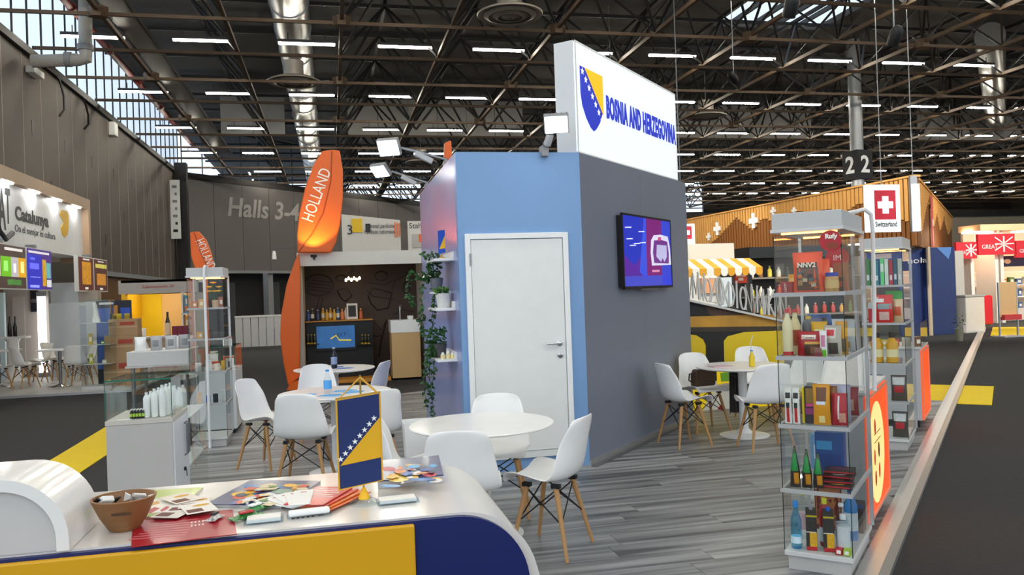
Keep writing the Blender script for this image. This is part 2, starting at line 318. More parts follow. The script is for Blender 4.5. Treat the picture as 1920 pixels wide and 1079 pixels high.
p = thing('sprinkler_main', 'long red sprinkler pipe running along the left side of the roof', 'pipe'); MB().tube([(-5.98, 14, 8.85), (-6.1, 40, 8.85)], .09, 10).build('pipe_run', mat('8e2a22', .5), p, True)
for i in range(6): MB().tube([(-6+.0*i, 18+3.5*i, 8.85), (-6, 18.15+3.5*i, 8.85)], .12, 10).build('coupling', mat('6f201b', .5), p, True)
ct = thing('cable_tray', 'dark cable tray running beside the left clerestory windows', 'cable tray'); MB().box(-5.1, -4.5, 15, 41, 8.62, 8.65).build('tray', mat('3d342b', .5, .4), ct); MB().box(-5.12, -5.08, 15, 41, 8.62, 8.74).box(-4.52, -4.48, 15, 41, 8.62, 8.74).build('flange', iron, ct)
for q in ((112, 150, 112, 218), (160, 195, 158, 242)):
    a, b = atX(q[0], q[1], -6.85), atX(q[2], q[3], -6.85); o = MB().tube([(-6.95, a.y, 7.68), a, a+(b-a)*.4+Vector((.05, .15, 0)), a+(b-a)*.8+Vector((.08, .1, 0)), b], .03, 6).build('hanging_cable', black, None, True)
    tag(o, 'loose black cable dangling down the left hall wall, %s one' % ('nearer' if q[0] == 112 else 'further'), 'cable')
for q, lb in (((64, 122, 84, 150), 'white box fixed near the top of the hall wall below the drain pipe'), ((215, 228, 222, 258), 'small white box fixed high on the hall wall, further along')):
    a, b = atX(q[0], q[1], -6.8), atX(q[2], q[3], -6.8); o = MB().box(-7, -6.8, min(a.y, b.y), max(a.y, b.y), b.z, a.z).build('wall_box', satin, None, bevel=.02); tag(o, lb, 'box')
col = MB().box(-6.9, -6.4, 39.6, 40.1, -.04, 8).build('column', black); tag(col, 'dark steel column in the far left corner of the hall', 'column')
a, b = at(318, 338, 38.5), at(340, 448, 38.5)
hb = thing('hanging_banner', 'tall white banner hung beside the dark column in the corner', 'banner', (0, 0, 0)); MB().box(a.x, b.x, 38.45, 38.5, b.z, a.z).build('cloth', white, hb)
for i in range(7): MB().box(a.x+.1+.1*(i % 2), b.x-.12, 38.43, 38.45, b.z+.3+.33*i, b.z+.42+.33*i).build('print_bar', mgrey if i > 1 else dark, hb)
# ---------------------------------------------------------------- blue cabin of the stand
A = Vector((2.065, 6.47, 0)); HB = 2.65; gl_ = 2.63
blue = mat('79a0cf', .38, 0, .04, 2); slate = mat('757b8a', .4, 0, .04, 2); lilac = mat('93a2d6', .3, 0, .06, 1.5, coat=.3)
o = MB().box(1.015, 2.065, 6.47, 6.55, 0, HB).build('wall_front', blue); tag(o, 'blue cabin wall that holds the white door', None, kind='structure'); cf = o
MB().box(1.015, 2.065, 6.46, 6.47, 0, .025).build('skirting', alu, o)
o = MB().box(1.015, 1.095, 6.55, 9.2, 0, HB).build('wall_left_cabin', lilac); tag(o, 'pale blue side wall of the cabin with plant shelves', None, kind='structure')
wg = struct('wall_right_cabin'); wg.location = A; wg.rotation_euler[2] = DIAG
MB().box(-.08, 0, 0, gl_/2-.001, 0, HB).build('panel', slate, wg); MB().box(-.08, 0, gl_/2+.001, gl_, 0, HB).build('panel', slate, wg)
MB().box(0, .012, -.004, gl_, 0, .06).build('skirting', alu, wg); MB().box(.012, .05, .03, gl_, 0, .02).build('skirting', steel, wg)
Cc = A+E1*gl_
o = MB().box(1.095, Cc.x, 9.12, 9.2, 0, HB).box(Cc.x-.08, Cc.x, Cc.y, 9.2, 0, HB).build('wall_rear_cabin', slate); tag(o, 'rear wall of the cabin', None, kind='structure')
# door
dr = struct('door_1'); dr.location = (0, 6.47, 0)
x0, x1, zt, zb = 1.065, 1.935, 1.98, .13
MB().box(x0, x0+.045, -.03, .0, zb, zt).box(x1-.045, x1, -.03, .0, zb, zt).box(x0+.045, x1-.045, -.03, 0, zt-.045, zt).build('door_frame', white, dr, bevel=.004)
MB().box(x0+.045, x1-.045, -.026, 0, zb, zb+.05).build('threshold', satin, dr)
dl = MB().box(x0+.049, x1-.049, -.018, 0, zb+.055, zt-.05).build('door_leaf', mat('e9eae8', .35), dr, bevel=.003)
h = MB(); h.lathe([(.026, 0), (.026, .008), (.012, .01), (.012, .045)], 16); h.v = [(x1-.1+x, -.018-z, 1.06+y) for x, y, z in h.v]; h.tube([(x1-.1, -.06, 1.06), (x1-.13, -.064, 1.06), (x1-.22, -.062, 1.06)], .009, 8).build('handle', chrome, dl, True)
h = MB(); h.lathe([(.026, 0), (.026, .01), (.01, .012)], 16); h.v = [(x1-.1+x, -.018-z, .96+y) for x, y, z in h.v]; h.build('lock_rosette', chrome, dl, True)
for z in (.5, 1.72): MB().tube([(x0+.04, -.034, z), (x0+.04, -.034, z+.1)], .008, 8).build('hinge', steel, dr, True)
# television on the slate wall
tv = thing('television', 'black framed television with a train picture on the slate cabin wall', 'television', A, DIAG)
y0, y1, z0, z1 = .69, 1.93, 1.485, 2.185
MB().box(.0, .05, y0+.02, y1-.02, z0+.02, z1-.02).build('back_case', black, tv); MB().box(.05, .07, y0, y1, z0, z0+.025).box(.05, .07, y0, y1, z1-.018, z1).box(.05, .07, y0, y0+.016, z0, z1).box(.05, .07, y1-.016, y1, z0, z1).build('bezel', black, tv)
def em(h, e=.55): return mat(h, .12, emit=e, coat=.5)
sc = MB().box(.05, .064, y0+.016, y1-.016, z0+.025, z1-.018).build('screen', em('2f3ab4'), tv)
def fg(pts, h, lv=0, e=.55):  # flat picture piece, given as fractions of the screen
    MB().prism([(y0+.016+(y1-y0-.032)*a, z0+.025+(z1-z0-.043)*b) for a, b in pts], .0642+lv*.0006, .0647+lv*.0006, 'x').build('picture', em(h, e), sc)
fg([(.45, 0), (.46, 1), (.8, 1), (.78, 0)], '7a2c74'); fg([(0, 0), (0, .45), (.2, .3), (.42, .5), (.45, 0)], '5a2f9a'); fg([(.3, .2), (.42, 1), (.46, 1), (.45, .1)], '3f55d6', 1)
fg([(.78, 0), (.8, 1), (1, 1), (1, 0)], '3c49c8', 1); fg([(0, 0), (0, .14), (1, .16), (1, 0)], '4a4fc0', 1)
fg([(.56, .3), (.54, .5), (.56, .68), (.62, .76), (.78, .78), (.94, .76), (.98, .6), (1, .32)], 'd8d4ec', 2); fg([(.61, .34), (.59, .5), (.62, .68), (.78, .7), (.92, .68), (.95, .5), (.94, .34)], '6f3a86', 3)
fg([(.66, .44), (.68, .62), (.9, .62), (.9, .44), (.84, .36), (.8, .42), (.76, .36)], 'b9b4dc', 4); fg([(.7, .68), (.72, .74), (.78, .74), (.78, .69)], 'c84a7a', 4)
for q in ((.04, .82), (.3, .78), (.06, .66), (.2, .6), (.32, .62), (.12, .57)): fg([(q[0], q[1]), (q[0]+.12, q[1]+.01), (q[0]+.12, q[1]+.025), (q[0], q[1]+.012)], 'cfd4ff', 4, .9)
fg([(.56, .2), (.56, .235), (.72, .24), (.72, .205)], 'd88ab0', 4)
MB().box(.05, .072, 1.1, 1.5, z0-.016, z0).build('sound_bar', steel, tv)
# lightbox on the roof of the cabin
sg = thing('lightbox_sign', 'big white lit sign with shield and country name on the blue cabin', 'sign', A, DIAG)
MB().box(-.2, -.02, -.01, 2.4, HB, 3.6).build('box_frame', mat('dfe2e5', .4), sg)
fc = MB().box(-.02, -.004, .0, 2.39, HB+.01, 3.59).build('lit_face', mat('eaf4fa', .4, var=.02, emit=.46), sg)
MB().box(-.005, .0, -.01, .01, HB, 3.6).box(-.005, 0, 2.38, 2.4, HB, 3.6).box(-.005, 0, 0, 2.4, 3.585, 3.6).box(-.005, 0, 0, 2.4, HB, HB+.012).build('edge_trim', white, sg)
sh = [(.075, 3.4), (.52, 3.4), (.52, 3.15), (.5, 3.06), (.44, 2.97), (.36, 2.9), (.31, 2.875), (.25, 2.9), (.17, 2.97), (.1, 3.07), (.075, 3.17)]
sb = mat('1f33c0', .45, emit=.35); sy = mat('f2c208', .45, emit=.4)
s1 = MB().prism(sh, -.004, .001, 'x').build('shield', sb, sg, label='blue shield with white stars and a yellow corner')
MB().prism([(.16, 3.4), (.52, 3.4), (.52, 3.04)], .001, .002, 'x').build('yellow_field', sy, s1)
for i in range(7):
    cy, cz = .115+.0605*i, 3.36-.0605*i
    MB().prism(star(cy, cz, .034), .002, .003, 'x').build('star', mat('ffffff', .4, emit=.6), s1)
text('BOSNIA AND HERZEGOVINA', sb, sg, (.0, 1.47, 3.13), .19, rz=math.pi/2, width=1.78, bold=.012, space=1.12)
# floodlights on arms
def flood(lb, base, head, aim, w=.2):
    r = thing('floodlight', lb, 'floodlight', base); b = Vector(head)-Vector(base); aim = Vector(aim).normalized()
    MB().tube([(0, 0, 0), (0, 0, .06), b*.5+Vector((0, 0, .05)), b-aim*.06], .013, 8).build('arm', steel, r, True); MB().box(-.03, .03, -.05, .05, -.04, .05).build('clamp', mgrey, r, bevel=.006)
    j = b*.25; MB().bar(j, b*.55+Vector((0, 0, .03)), .05, .05).build('driver_box', lgrey, r, bevel=.008)
    M = aim.to_track_quat('Z', 'Y').to_matrix().to_4x4(); M.translation = b
    h1 = MB().box(-w/2, w/2, -w*.4, w*.4, -.05, 0).mesh('head', mgrey); h1.transform(M); ho = obj('head', h1, r, .006)
    h2 = MB().box(-w/2+.012, w/2-.012, -w*.4+.012, w*.4-.012, 0, .006).mesh('lamp_glass', mat('ffffff', .3, emit=22)); h2.transform(M); obj('lamp_glass', h2, ho)
    h3 = MB()
    for k in range(5): h3.box(-w/2+.02+.04*k, -w/2+.03+.04*k, -w*.35, w*.35, -.075, -.05)
    m3 = h3.mesh('heat_sink', dark); m3.transform(M); obj('heat_sink', m3, ho)
flood('bright floodlight on a long arm, upper one left of the cabin', (1.05, 7.2, HB), at(728, 278, 7.2), (-.35, -.75, -.55))
flood('bright floodlight on an arm, lower one left of the cabin', (1.05, 8.7, HB), at(712, 322, 8.7), (-.45, -.5, -.7))
flood('bright floodlight beside the lit country sign', (1.76, 6.47, HB), at(1043, 234, 6.25), (-.25, -.75, -.6))
# shelves on the side wall
for z, lb in ((1.8, 'upper white wall shelf holding the small pennant'), (1.38, 'middle white wall shelf holding the marbled pot'), (.95, 'lower white wall shelf holding the dark plant pot')):
    r = thing('wall_shelf', lb, 'shelf', (1.015, 6.72, z)); MB().box(-.17, 0, 0, .55, -.022, 0).build('board', white, r, bevel=.003); MB().box(-.02, 0, 0, .55, 0, .055).build('upstand', white, r, bevel=.003)
leafm = [mat('2f5a2a', .45, 0, .3, 20), mat('4b7a2c', .45, 0, .3, 20), mat('1f4423', .45, 0, .3, 20)]
FREE = False
def leaf(mb, p, d, L, w):
    if p[0] > .07 and not FREE: return
    d = Vector(d).normalized()
    if p[0] > .02 and not FREE: d.x = -abs(d.x)
    s_ = d.cross(Vector((random.uniform(-1, 1), random.uniform(-1, 1), random.uniform(.2, 1)))).normalized(); n = d.cross(s_)
    p = Vector(p); P = [p, p+d*L*.35+s_*w+n*w*.25, p+d*L*.75+s_*w*.7+n*w*.2, p+d*L, p+d*L*.75-s_*w*.7+n*w*.2, p+d*L*.35-s_*w+n*w*.25, p+d*L*.4, p+d*L*.75]
    mb.add(P, [(0, 1, 6), (1, 2, 7, 6), (2, 3, 7), (3, 4, 7), (4, 5, 6, 7), (5, 0, 6)])
def plant(lb, loc, pot, pr_, ph, vines, topn, toph, lm=0, spread=.1):
    r = thing('potted_plant', lb, 'plant', loc)
    MB().lathe([(pr_*.72, 0), (pr_, ph), (pr_*.9, ph), (pr_*.85, ph*.85), (.001, ph*.85)], 18).build('pot', pot, r, True); MB().lathe([(pr_*.84, ph*.86), (.001, ph*.88)], 14).build('soil', mat('2a1d14', .9), r)
    f = MB(); stm = MB()
    for i in range(topn):
        a = random.uniform(0, 6.28); rr = random.uniform(0, spread); z = ph+random.uniform(0, toph); leaf(f, (rr*math.cos(a), rr*math.sin(a), z), (math.cos(a), math.sin(a), random.uniform(-.3, .8)), random.uniform(.035, .06), .014)
    for pts in vines:
        P = [Vector((0, 0, ph))]+[Vector(q) for q in pts]; F = []
        for a, b in zip(P, P[1:]): F += [a+(b-a)*k/6 for k in range(6)]
        F = [q+Vector((random.uniform(-.012, .012), random.uniform(-.02, .02), 0)) for q in F]+[P[-1]]; stm.tube(F, .0025, 4)
        for q in F:
            for _ in range(3): leaf(f, q, (random.uniform(-1, .6), random.uniform(-1, 1), random.uniform(-.9, .3)), random.uniform(.035, .058), .014)
    f.build('foliage', leafm[lm], r, kind='stuff')
    if vines: stm.build('stem', leafm[2], r)
plant('trailing green plant in a grey pot high on the side wall', (.9, 7.05, 1.52), mat('6c7079', .6), .06, .12, [[(-.06, 0, .2), (-.12, 0, .05), (-.13, 0, -.25)], [(-.03, .02, -.1), (-.06, 0, -.4), (-.05, 0, -.62)], [(-.1, .05, .12), (-.22, .1, .2), (-.24, .1, 0), (-.2, .1, -.1)], [(-.05, -.05, .22), (-.04, -.05, .34)], [(-.02, 0, -.15), (-.1, 0, -.5), (-.12, 0, -.72)]], 90, .24, 0)
o = MB().box(.84, 1.015, 6.98, 7.12, 1.505, 1.52).build('wall_bracket', white, None, bevel=.002); tag(o, 'small white bracket under the grey pot on the side wall', 'bracket')
plant('trailing green plant in a dark pot on the lower wall shelf', (.9, 6.95, .95), mat('47474a', .6), .06, .12, [[(-.08, 0, .08), (-.13, 0, -.1), (-.14, 0, -.4)], [(-.06, -.03, .02), (-.09, 0, -.25), (-.07, 0, -.5)], [(-.1, .05, .15), (-.16, .05, .3), (-.14, .05, .45)], [(-.08, .05, .1), (-.1, 0, -.3)]], 80, .12, 0)
plant('small succulent in a marbled white pot on the middle shelf', (.93, 6.86, 1.38), mat('d9d8d5', .5, 0, .15, 25), .07, .125, [], 40, .04, 1, .05)
r = thing('table_flag', 'tiny blue and yellow pennant on the upper wall shelf', 'flag', (.93, 6.86, 1.8))
MB().lathe([(.03, 0), (.028, .012), (.006, .02), (.004, .26)], 12).build('stand', mat('c9a14a', .3, .6), r, True); MB().prism([(-.03, .04), (.03, .055), (.03, .25), (-.03, .24)], -.012, -.009).build('pennant', mat('1450c0', .6), r); MB().prism([(-.022, .085), (.03, .09), (.03, .2)], -.0135, -.0121).build('yellow_field', yellow, r)
for k, (dx, h) in enumerate(((0, .05), (.045, .065), (.08, .045))):
    r = thing('tea_light', 'small cream and gold tea light on the lower wall shelf', 'candle', (.9+dx, 6.79, .95), 0, 'tea lights on the lower wall shelf'); MB().lathe([(.018, 0), (.02, h*.7), (.016, h*.7)], 12).build('cup', mat('e8d9a0', .4), r, True); MB().lathe([(.015, h*.6), (.012, h), (.002, h+.008)], 10).build('wax', white, r, True)
# ---------------------------------------------------------------- chairs and round tables
def shell():
    prof = [(.205, .415, .36), (.2, .432, .4), (.15, .438, .43), (.06, .425, .445), (-.04, .415, .45), (-.11, .418, .45), (-.16, .445, .445), (-.187, .5, .435), (-.203, .57, .41), (-.22, .65, .375), (-.236, .72, .345), (-.246, .765, .318), (-.25, .787, .27)]
    n = 11; V = []; F = []
    for i, (y, z, w) in enumerate(prof):
        s_ = min(1, i/6)        # 0 on the seat, 1 on the back
        for k in range(n):
            t = -1+2*k/(n-1); q = abs(t)**2.6
            lift = (.05*(1-s_)*min(1, i/3)+.03*s_*(1-s_)*4)*q; fwd = .075*s_*q*(1 if i < 10 else .6)
            V.append((t*w/2, y+fwd, z+lift-(.015*q if i > 10 else 0)-(.012*q if i < 2 else 0)))
    for i in range(len(prof)-1):
        for k in range(n-1): F.append((i*n+k, i*n+k+1, (i+1)*n+k+1, (i+1)*n+k))
    me = bpy.data.meshes.new('seat_shell'); me.from_pydata(V, [], F); me.materials.append(plastic); me.polygons.foreach_set('use_smooth', [True]*len(F)); return me
SHELL = shell()
def mk_leg(sx, sy): return MB().tube([(.125*sx, .09*sy, .385), (.2*sx, .175*sy, 0)], .017, 8, .0105).mesh('leg', wood, True)
LEGS = [mk_leg(a, b) for a in (-1, 1) for b in (-1, 1)]
wf = MB(); T = lambda sx, sy, f: (.125*sx+.075*sx*f, .09*sy+.085*sy*f, .385*(1-f))
for sx in (-1, 1): wf.tube([T(sx, -1, .02), T(sx, 1, .5)], .0045, 5).tube([T(sx, 1, .02), T(sx, -1, .5)], .0045, 5)
for sy in (-1, 1): wf.tube([T(-1, sy, .02), T(1, sy, .5)], .0045, 5).tube([T(1, sy, .02), T(-1, sy, .5)], .0045, 5)
for sx in (-1, 1):
    for sy in (-1, 1): wf.box(.125*sx-.016, .125*sx+.016, .09*sy-.025, .09*sy+.025, .385, .408)
WIRE = wf.mesh('wire_frame', black)
def chair(x, y, fx, fy, lb, group='white shell chairs of the stand', z=0, sc_=1):
    r = thing('shell_chair', lb, 'chair', (x, y, z), math.atan2(-fx, fy), group); r.scale = (sc_,)*3
    o = obj('seat_shell', SHELL, r); m = o.modifiers.new('thick', 'SOLIDIFY'); m.thickness = .009; m.offset = 0; m = o.modifiers.new('smooth', 'SUBSURF'); m.levels = 1; m.render_levels = 1
    for l in LEGS: obj('leg', l, r)
    obj('wire_frame', WIRE, r); return r
def table(x, y, lb, rad=.45, h=.69, z=0):
    r = thing('round_table', lb, 'table', (x, y, z), 0, 'white round pedestal tables')
    MB().lathe([(.001, h-.03), (rad-.06, h-.026), (rad-.008, h-.014), (rad, h-.006), (rad-.004, h), (.001, h)], 56).build('table_top', plastic, r, True); MB().lathe([(.05, .03), (.043, .1), (.043, h-.08), (.075, h-.03)], 20).build('column', mat('d9dadb', .35), r, True)
    MB().lathe([(.24, 0), (.24, .008), (.2, .018), (.08, .032), (.046, .07)], 36).build('foot_plate', mat('e2e3e3', .3), r, True)
table(.88, 4.93, 'white round table in front of the white door')
chair(1.2, 4.53, -.75, .6, 'white shell chair with wooden legs at right of the nearest round table')
chair(.66, 4.40, .2, 1, 'white shell chair seen from behind, just past the counter end')
chair(.46, 5.02, 1, -.1, 'white shell chair beside the counter flag, left of the nearest table')
chair(1.06, 5.36, -.25, -1, 'white shell chair between the nearest round table and the white door')
o = MB().lathe([(.12, 0), (.15, .6), (.142, .6), (.112, .02), (.001, .02)], 4).build('waste_bin', white); o.location = (.57, 5.78, 0); o.rotation_euler[2] = .785; tag(o, 'small white square waste bin left of the cabin door', 'bin')
table(.0, 7.1, 'white round table with a water bottle, behind the counter flag', .48)
chair(-.62, 7.62, .85, -.5, 'white shell chair at left of the water bottle table')
chair(-.24, 6.52, .25, 1, 'white shell chair seen from behind at the water bottle table')
chair(.27, 6.46, -.4, .9, 'white shell chair mostly hidden behind the counter flag')
table(-.0, 9.5, 'white round table with a dark bottle, near the orange leaf', .46)
chair(-.17, 8.78, .1, -1, 'white shell chair facing the camera between the two left tables')
chair(.36, 9.1, -.8, .4, 'white shell chair at right of the dark bottle table')
table(3.93, 7.28, 'white round table beside the slate cabin wall', .45)
chair(3.2, 7.08, 1, .1, 'white shell chair against the slate wall, facing right')
chair(3.72, 7.72, .1, -1, 'white shell chair with a brown handbag on its seat')
chair(3.78, 6.62, .1, 1, 'white shell chair seen from behind, left of the product tower')
chair(4.55, 8.12, -.2, -1, 'white shell chair in front of the yellow wall, left of the two there')
chair(4.72, 7.55, -.8, -.3, 'white shell chair half hidden behind the product tower')
# bag, scarf, bottles and flyers
r = thing('handbag', 'brown leather handbag lying on a white chair seat', 'bag', (3.7, 7.68, .46), .2); r.scale = (.88,)*3; MB().prism([(-.14, 0), (.14, 0), (.15, .12), (.13, .19), (-.11, .2), (-.14, .13)], -.06, .06).build('body', mat('54402e', .5, 0, .15, 20), r, bevel=.02); MB().prism([(-.09, .08), (.152, .05), (.152, .19), (-.1, .205)], -.066, -.06).build('flap', mat('5f4934', .5), r, bevel=.003)
MB().tube([(-.12, 0, .16), (-.19, 0, .15), (-.2, 0, .08), (-.14, 0, .04)], .009, 6).build('strap', mat('3c2c20', .5), r, True)
r = thing('scarf', 'black and white patterned scarf hanging off the table by the slate wall', 'scarf', (3.93, 7.42, .2)); f = MB()
for k in range(9): f.add([(-.06+.014*k, .03*(k % 2), .44), (-.045+.014*k, .03*((k+1) % 2), .44), (-.05+.017*k, .03*((k+1) % 2), .02*k % .05), (-.07+.017*k, .03*(k % 2), .0)], [(0, 1, 2, 3)])
o = f.build('cloth', mat('3c3836', .8, 0, .95, 30), r); m = o.modifiers.new('thick', 'SOLIDIFY'); m.thickness = .008
def bottle(lb, loc, h, rad, body, cap, label=None, neck=.35, group=None, name='bottle', lz=(.2, .55), capz=.06):
    loc = Vector(loc)+Vector((0, 0, .0012)); r = thing(name, lb, 'bottle', loc, 0, group); hs = h*(1-neck)
    MB().lathe([(rad*.85, 0), (rad, h*.03), (rad, hs*.9), (rad*.8, hs), (rad*.42, hs+h*neck*.45), (rad*.38, h*(1-capz))], 14).build('body', body, r, True); MB().lathe([(rad*.46, h*(1-capz)-.002), (rad*.46, h), (rad*.4, h+.002)], 12).build('cap', cap, r, True)
    if label: MB().lathe([(rad*1.02, h*lz[0]), (rad*1.02, h*lz[1])], 14).build('label', label, r, True)
    return r
bottle('clear water bottle with blue cap on the nearer left table', (-.06, 7.0, .69), .2, .033, PET, mat('2f8fe0', .4), mat('59a9ec', .5))
bottle('dark wine bottle with pale neck on the further left table', (.0, 9.45, .69), .24, .035, mat('1a1d33', .2), mat('a7b4c8', .4), mat('8fa2c8', .5))
fly = mat('4cb0ee', .6, 0, .12, 20)
for k, (x, y, z, a, t) in enumerate(((-.25, 7.0, .69, .3, 'nearer'), (-.03, 6.86, .69, -.2, 'nearer'), (.15, 7.0, .69, .5, 'nearer'), (.08, 7.14, .69, .1, 'nearer'), (.12, 9.4, .69, .2, 'further'), (.02, 9.6, .69, .7, 'further'))):
    o = MB().prism([(-.11, -.05), (.05, -.07), (.11, .0), (.06, .06), (-.07, .05)], 0, .0015, 'z').build('flyer', mat('2f7fd8', .6) if t == 'further' else fly); o.location = (x, y, z+.0003*k); o.rotation_euler[2] = a; tag(o, 'blue cut-out flyer lying on the %s left table' % t, 'flyer', 'blue flyers on the %s left table' % t)
r = bottle('clear bottle with yellow juice and a blue straw on the right table', (3.95, 7.12, .69), .16, .028, mat('e2c21a', .3), mat('2a8be0', .4)); MB().tube([(0, 0, .15), (-.01, 0, .22), (.02, 0, .3)], .004, 6).build('straw', mat('cfd8e0', .4), r)
o = MB().box(3.6, 3.8, 7.22, 7.36, .69, .697).build('booklet', mat('c9a9b4', .6)); tag(o, 'pale booklet lying on the table by the slate wall', 'booklet')
# ---------------------------------------------------------------- reception counter in the foreground
cw_ = mat('dcd6cf', .22, coat=.4, var=.03); ct = thing('reception_counter', 'white curved reception counter with yellow and navy front', 'counter', (0, 0, 0))
def strip(mb, path, y0, y1, th):          # path (x, z) thickened inwards, extruded along y
    out = path; inn = []
    for i, (x, z) in enumerate(path):
        a = path[max(i-1, 0)]; b = path[min(i+1, len(path)-1)]; dx, dz = b[0]-a[0], b[1]-a[1]; L = math.hypot(dx, dz); inn.append((x+dz/L*th*1, z-dx/L*th))
    return mb.prism(out+inn[::-1], y0, y1)
end = [(x, z) for x, z in arc(.27, .82, .18, 90, 12, 10)]
P = [(-1.5, 1.0), (-.3, 1.0), (.2, 1.0)]+end+[(.56, .4), (.66, 0)]
strip(MB(), P, 1.826, 2.36, .03).build('worktop', cw_, ct, True)
MB().prism([(-1.5, .0), (.63, 0), (.53, .4), *arc(.258, .83, .166, 0, 90, 14, .165), (-1.5, .995)], 1.81, 1.826).build('front_panel', navy, ct)
MB().prism([(-1.5, .05), (.162, .05), (.162, .99), (-1.5, .99)], 1.795, 1.81).build('accent_panel', mat('d8a106', .4), ct, bevel=.004, label='raised yellow front panel')
MB().prism([(-1.5, .0), (.6, 0), (.5, .45), (.4, .83), (.27, .96), (-1.5, .96)], 2.33, 2.35).build('rear_panel', satin, ct)
arch = [(-1.5, 1.155)]+[(x, z) for x, z in arc(-.672, 1.025, .13, 90, 0, 10)]+[(-.542, 1.001)]
ra = thing('counter_arch', 'raised white rounded counter section at far left of the counter', 'counter', (0, 0, 0)); strip(MB(), arch, 1.815, 2.03, .024).build('curved_shell', mat('f0eeea', .25, coat=.4, var=.03), ra, True)
MB().prism([(-1.5, 1.131)]+arc(-.672, 1.025, .106, 90, 0, 10)+[(-.566, 1.001), (-1.5, 1.001)], 1.823, 1.85).build('end_panel', mat('c9c6c3', .4), ra)
Z = 1.0005
# wooden bowl with sweets
r = thing('wooden_bowl', 'brown turned wooden bowl of sweets beside the rounded counter section', 'bowl', (-.468, 1.95, Z))
MB().lathe([(.03, 0), (.034, .004), (.05, .03), (.066, .066), (.068, .072), (.063, .073), (.055, .05), (.035, .014), (.001, .012)], 28).build('bowl_body', mat('8a6038', .45, 0, .3, 14, .1, stretch=(1, 1, 3)), r, True)
MB().box(-.012, .028, -.0598, -.0588, .044, .049).build('stamp', mat('4a2f18', .6, 0, .6, 200), r)
def sweet(lb, x, y, z, a, c1, c2, L=.03, tilt=.3):
    s = thing('wrapped_sweet', lb, 'sweet', (x, y, z), a, None); s.rotation_euler = (tilt, .2, a)
    MB().prism([(-L*.6, -.008), (-L*.5, .008), (L*.5, .008), (L*.6, -.008)], -.007, .007, 'y').build('wrapper', c1, s, bevel=.003); MB().prism([(-L, -.01), (-L*.6, -.004), (-L*.6, .004), (-L, .01)], -.002, .002, 'y').build('twist_end', c2, s); MB().prism([(L, -.01), (L*.6, -.004), (L*.6, .004), (L, .01)], -.002, .002, 'y').build('twist_end', c2, s)
foil = mat('cfcfd0', .25, .7)
sweet('white and black wrapped sweet at the left inside the wooden bowl', -.505, 1.955, Z+.066, .9, white, black, tilt=.9); sweet('silver wrapped sweet at the right inside the wooden bowl', -.44, 1.965, Z+.064, .3, foil, white)
for k in range(5): sweet('small pale wrapped sweet lying deep in the wooden bowl', -.496+.016*k, 1.955+.012*(k % 2), Z+.045, k*1.1, mat('c9a58a', .4) if k % 2 else foil, foil, .02);
for o in [o for o in C.objects if o.get('label') == 'small pale wrapped sweet lying deep in the wooden bowl']: o['group'] = 'small sweets in the wooden bowl'
# printed matter
def sheet(name, lb, px, z, th, m, cat, pages=None):
    pts = [gr(x, y, z) for x, y in px]; r = thing(name, lb, cat, (0, 0, 0)); q = [(p.x, p.y) for p in pts]
    c = (sum(a for a, b in q)/len(q), sum(b for a, b in q)/len(q)); r.location = (*c, 0); q = [(a-c[0], b-c[1]) for a, b in q]
    if pages: MB().prism([(a*.99, b*.99) for a, b in q], z, z+th*.85, 'z').build('pages', pages, r)
    MB().prism(q, z+th*.85 if pages else z, z+th, 'z').build('cover', m, r); r['c'] = c; r['z'] = z+th; return r
def on(r, px, h, lv=1, name='print'):           # flat printed patch on the cover
    c = r['c']; z = r['z']; MB().prism([(gr(x, y, z).x-c[0], gr(x, y, z).y-c[1]) for x, y in px], z+.0002*lv, z+.0002*lv+.0002, 'z').build(name, mat(h, .35, 0, .1, 30), r)
g1 = sheet('magazine', 'lime green brochure with fruit pictures behind the wooden bowl', [(243, 975), (318, 973), (382, 918), (268, 925)], Z, .006, mat('a9b81a', .3, coat=.4), 'brochure', white)
on(g1, [(262, 940), (352, 930), (335, 958), (258, 966)], 'ece6dc'); on(g1, [(270, 960), (290, 952), (300, 954), (282, 964)], 'b8303a', 2); on(g1, [(300, 958), (312, 950), (318, 952), (306, 962)], 'b8303a', 2); on(g1, [(280, 945), (296, 940), (300, 945), (285, 949)], 'd9a441', 2)
for k, (x, y, hx) in enumerate(((330, 960, 'efe8e0'), (350, 950, 'f0ece6'), (365, 944, 'ece2da'), (372, 955, 'efe9e2'), (340, 938, 'e8ddd2'))):
    p = gr(x, y, Z+.008); o = thing('leaflet', 'cream leaflet with food pictures in the fanned pile behind the red sheet', 'leaflet', p, .25*k-.4, 'fanned cream leaflets'); o.location.z = Z+.007+.0012*k
    MB().box(-.035, .035, -.05, .05, 0, .001).build('paper', mat(hx, .5), o); MB().box(-.03, .005, -.04, -.01, .001, .0013).build('print', mat('6a3226', .5, 0, .4, 40), o); MB().prism(arc(.01, .02, .02, 0, 360, 10, .01), .001, .0013, 'z').build('print', mat('d8a021', .5), o)
rs = sheet('magazine', 'red sheet with white text at the front of the counter', [(246, 1028), (444, 1003), (436, 957), (250, 975)], Z, .0016, mat('a80f26', .35, coat=.2), 'sheet')
c = rs['c']
for k in range(7): on(rs, [(300-10*k, 982+5*k), (372-4*k, 973+5*k), (372-4*k, 974.3+5*k), (300-10*k, 983.3+5*k)], 'd87a80')
for k in range(8): on(rs, [(358+7*(k % 4), 980+6*(k//4)-k % 4), (361+7*(k % 4), 979.6+6*(k//4)-k % 4), (361+7*(k % 4), 982+6*(k//4)-k % 4), (358+7*(k % 4), 982.4+6*(k//4)-k % 4)], 'f4e6e4', 2)
art = ('f0b50e', '1a4fa8', '3aa0d8', 'c8203a', 'e8e4da', '12204f', '5a9a3a')
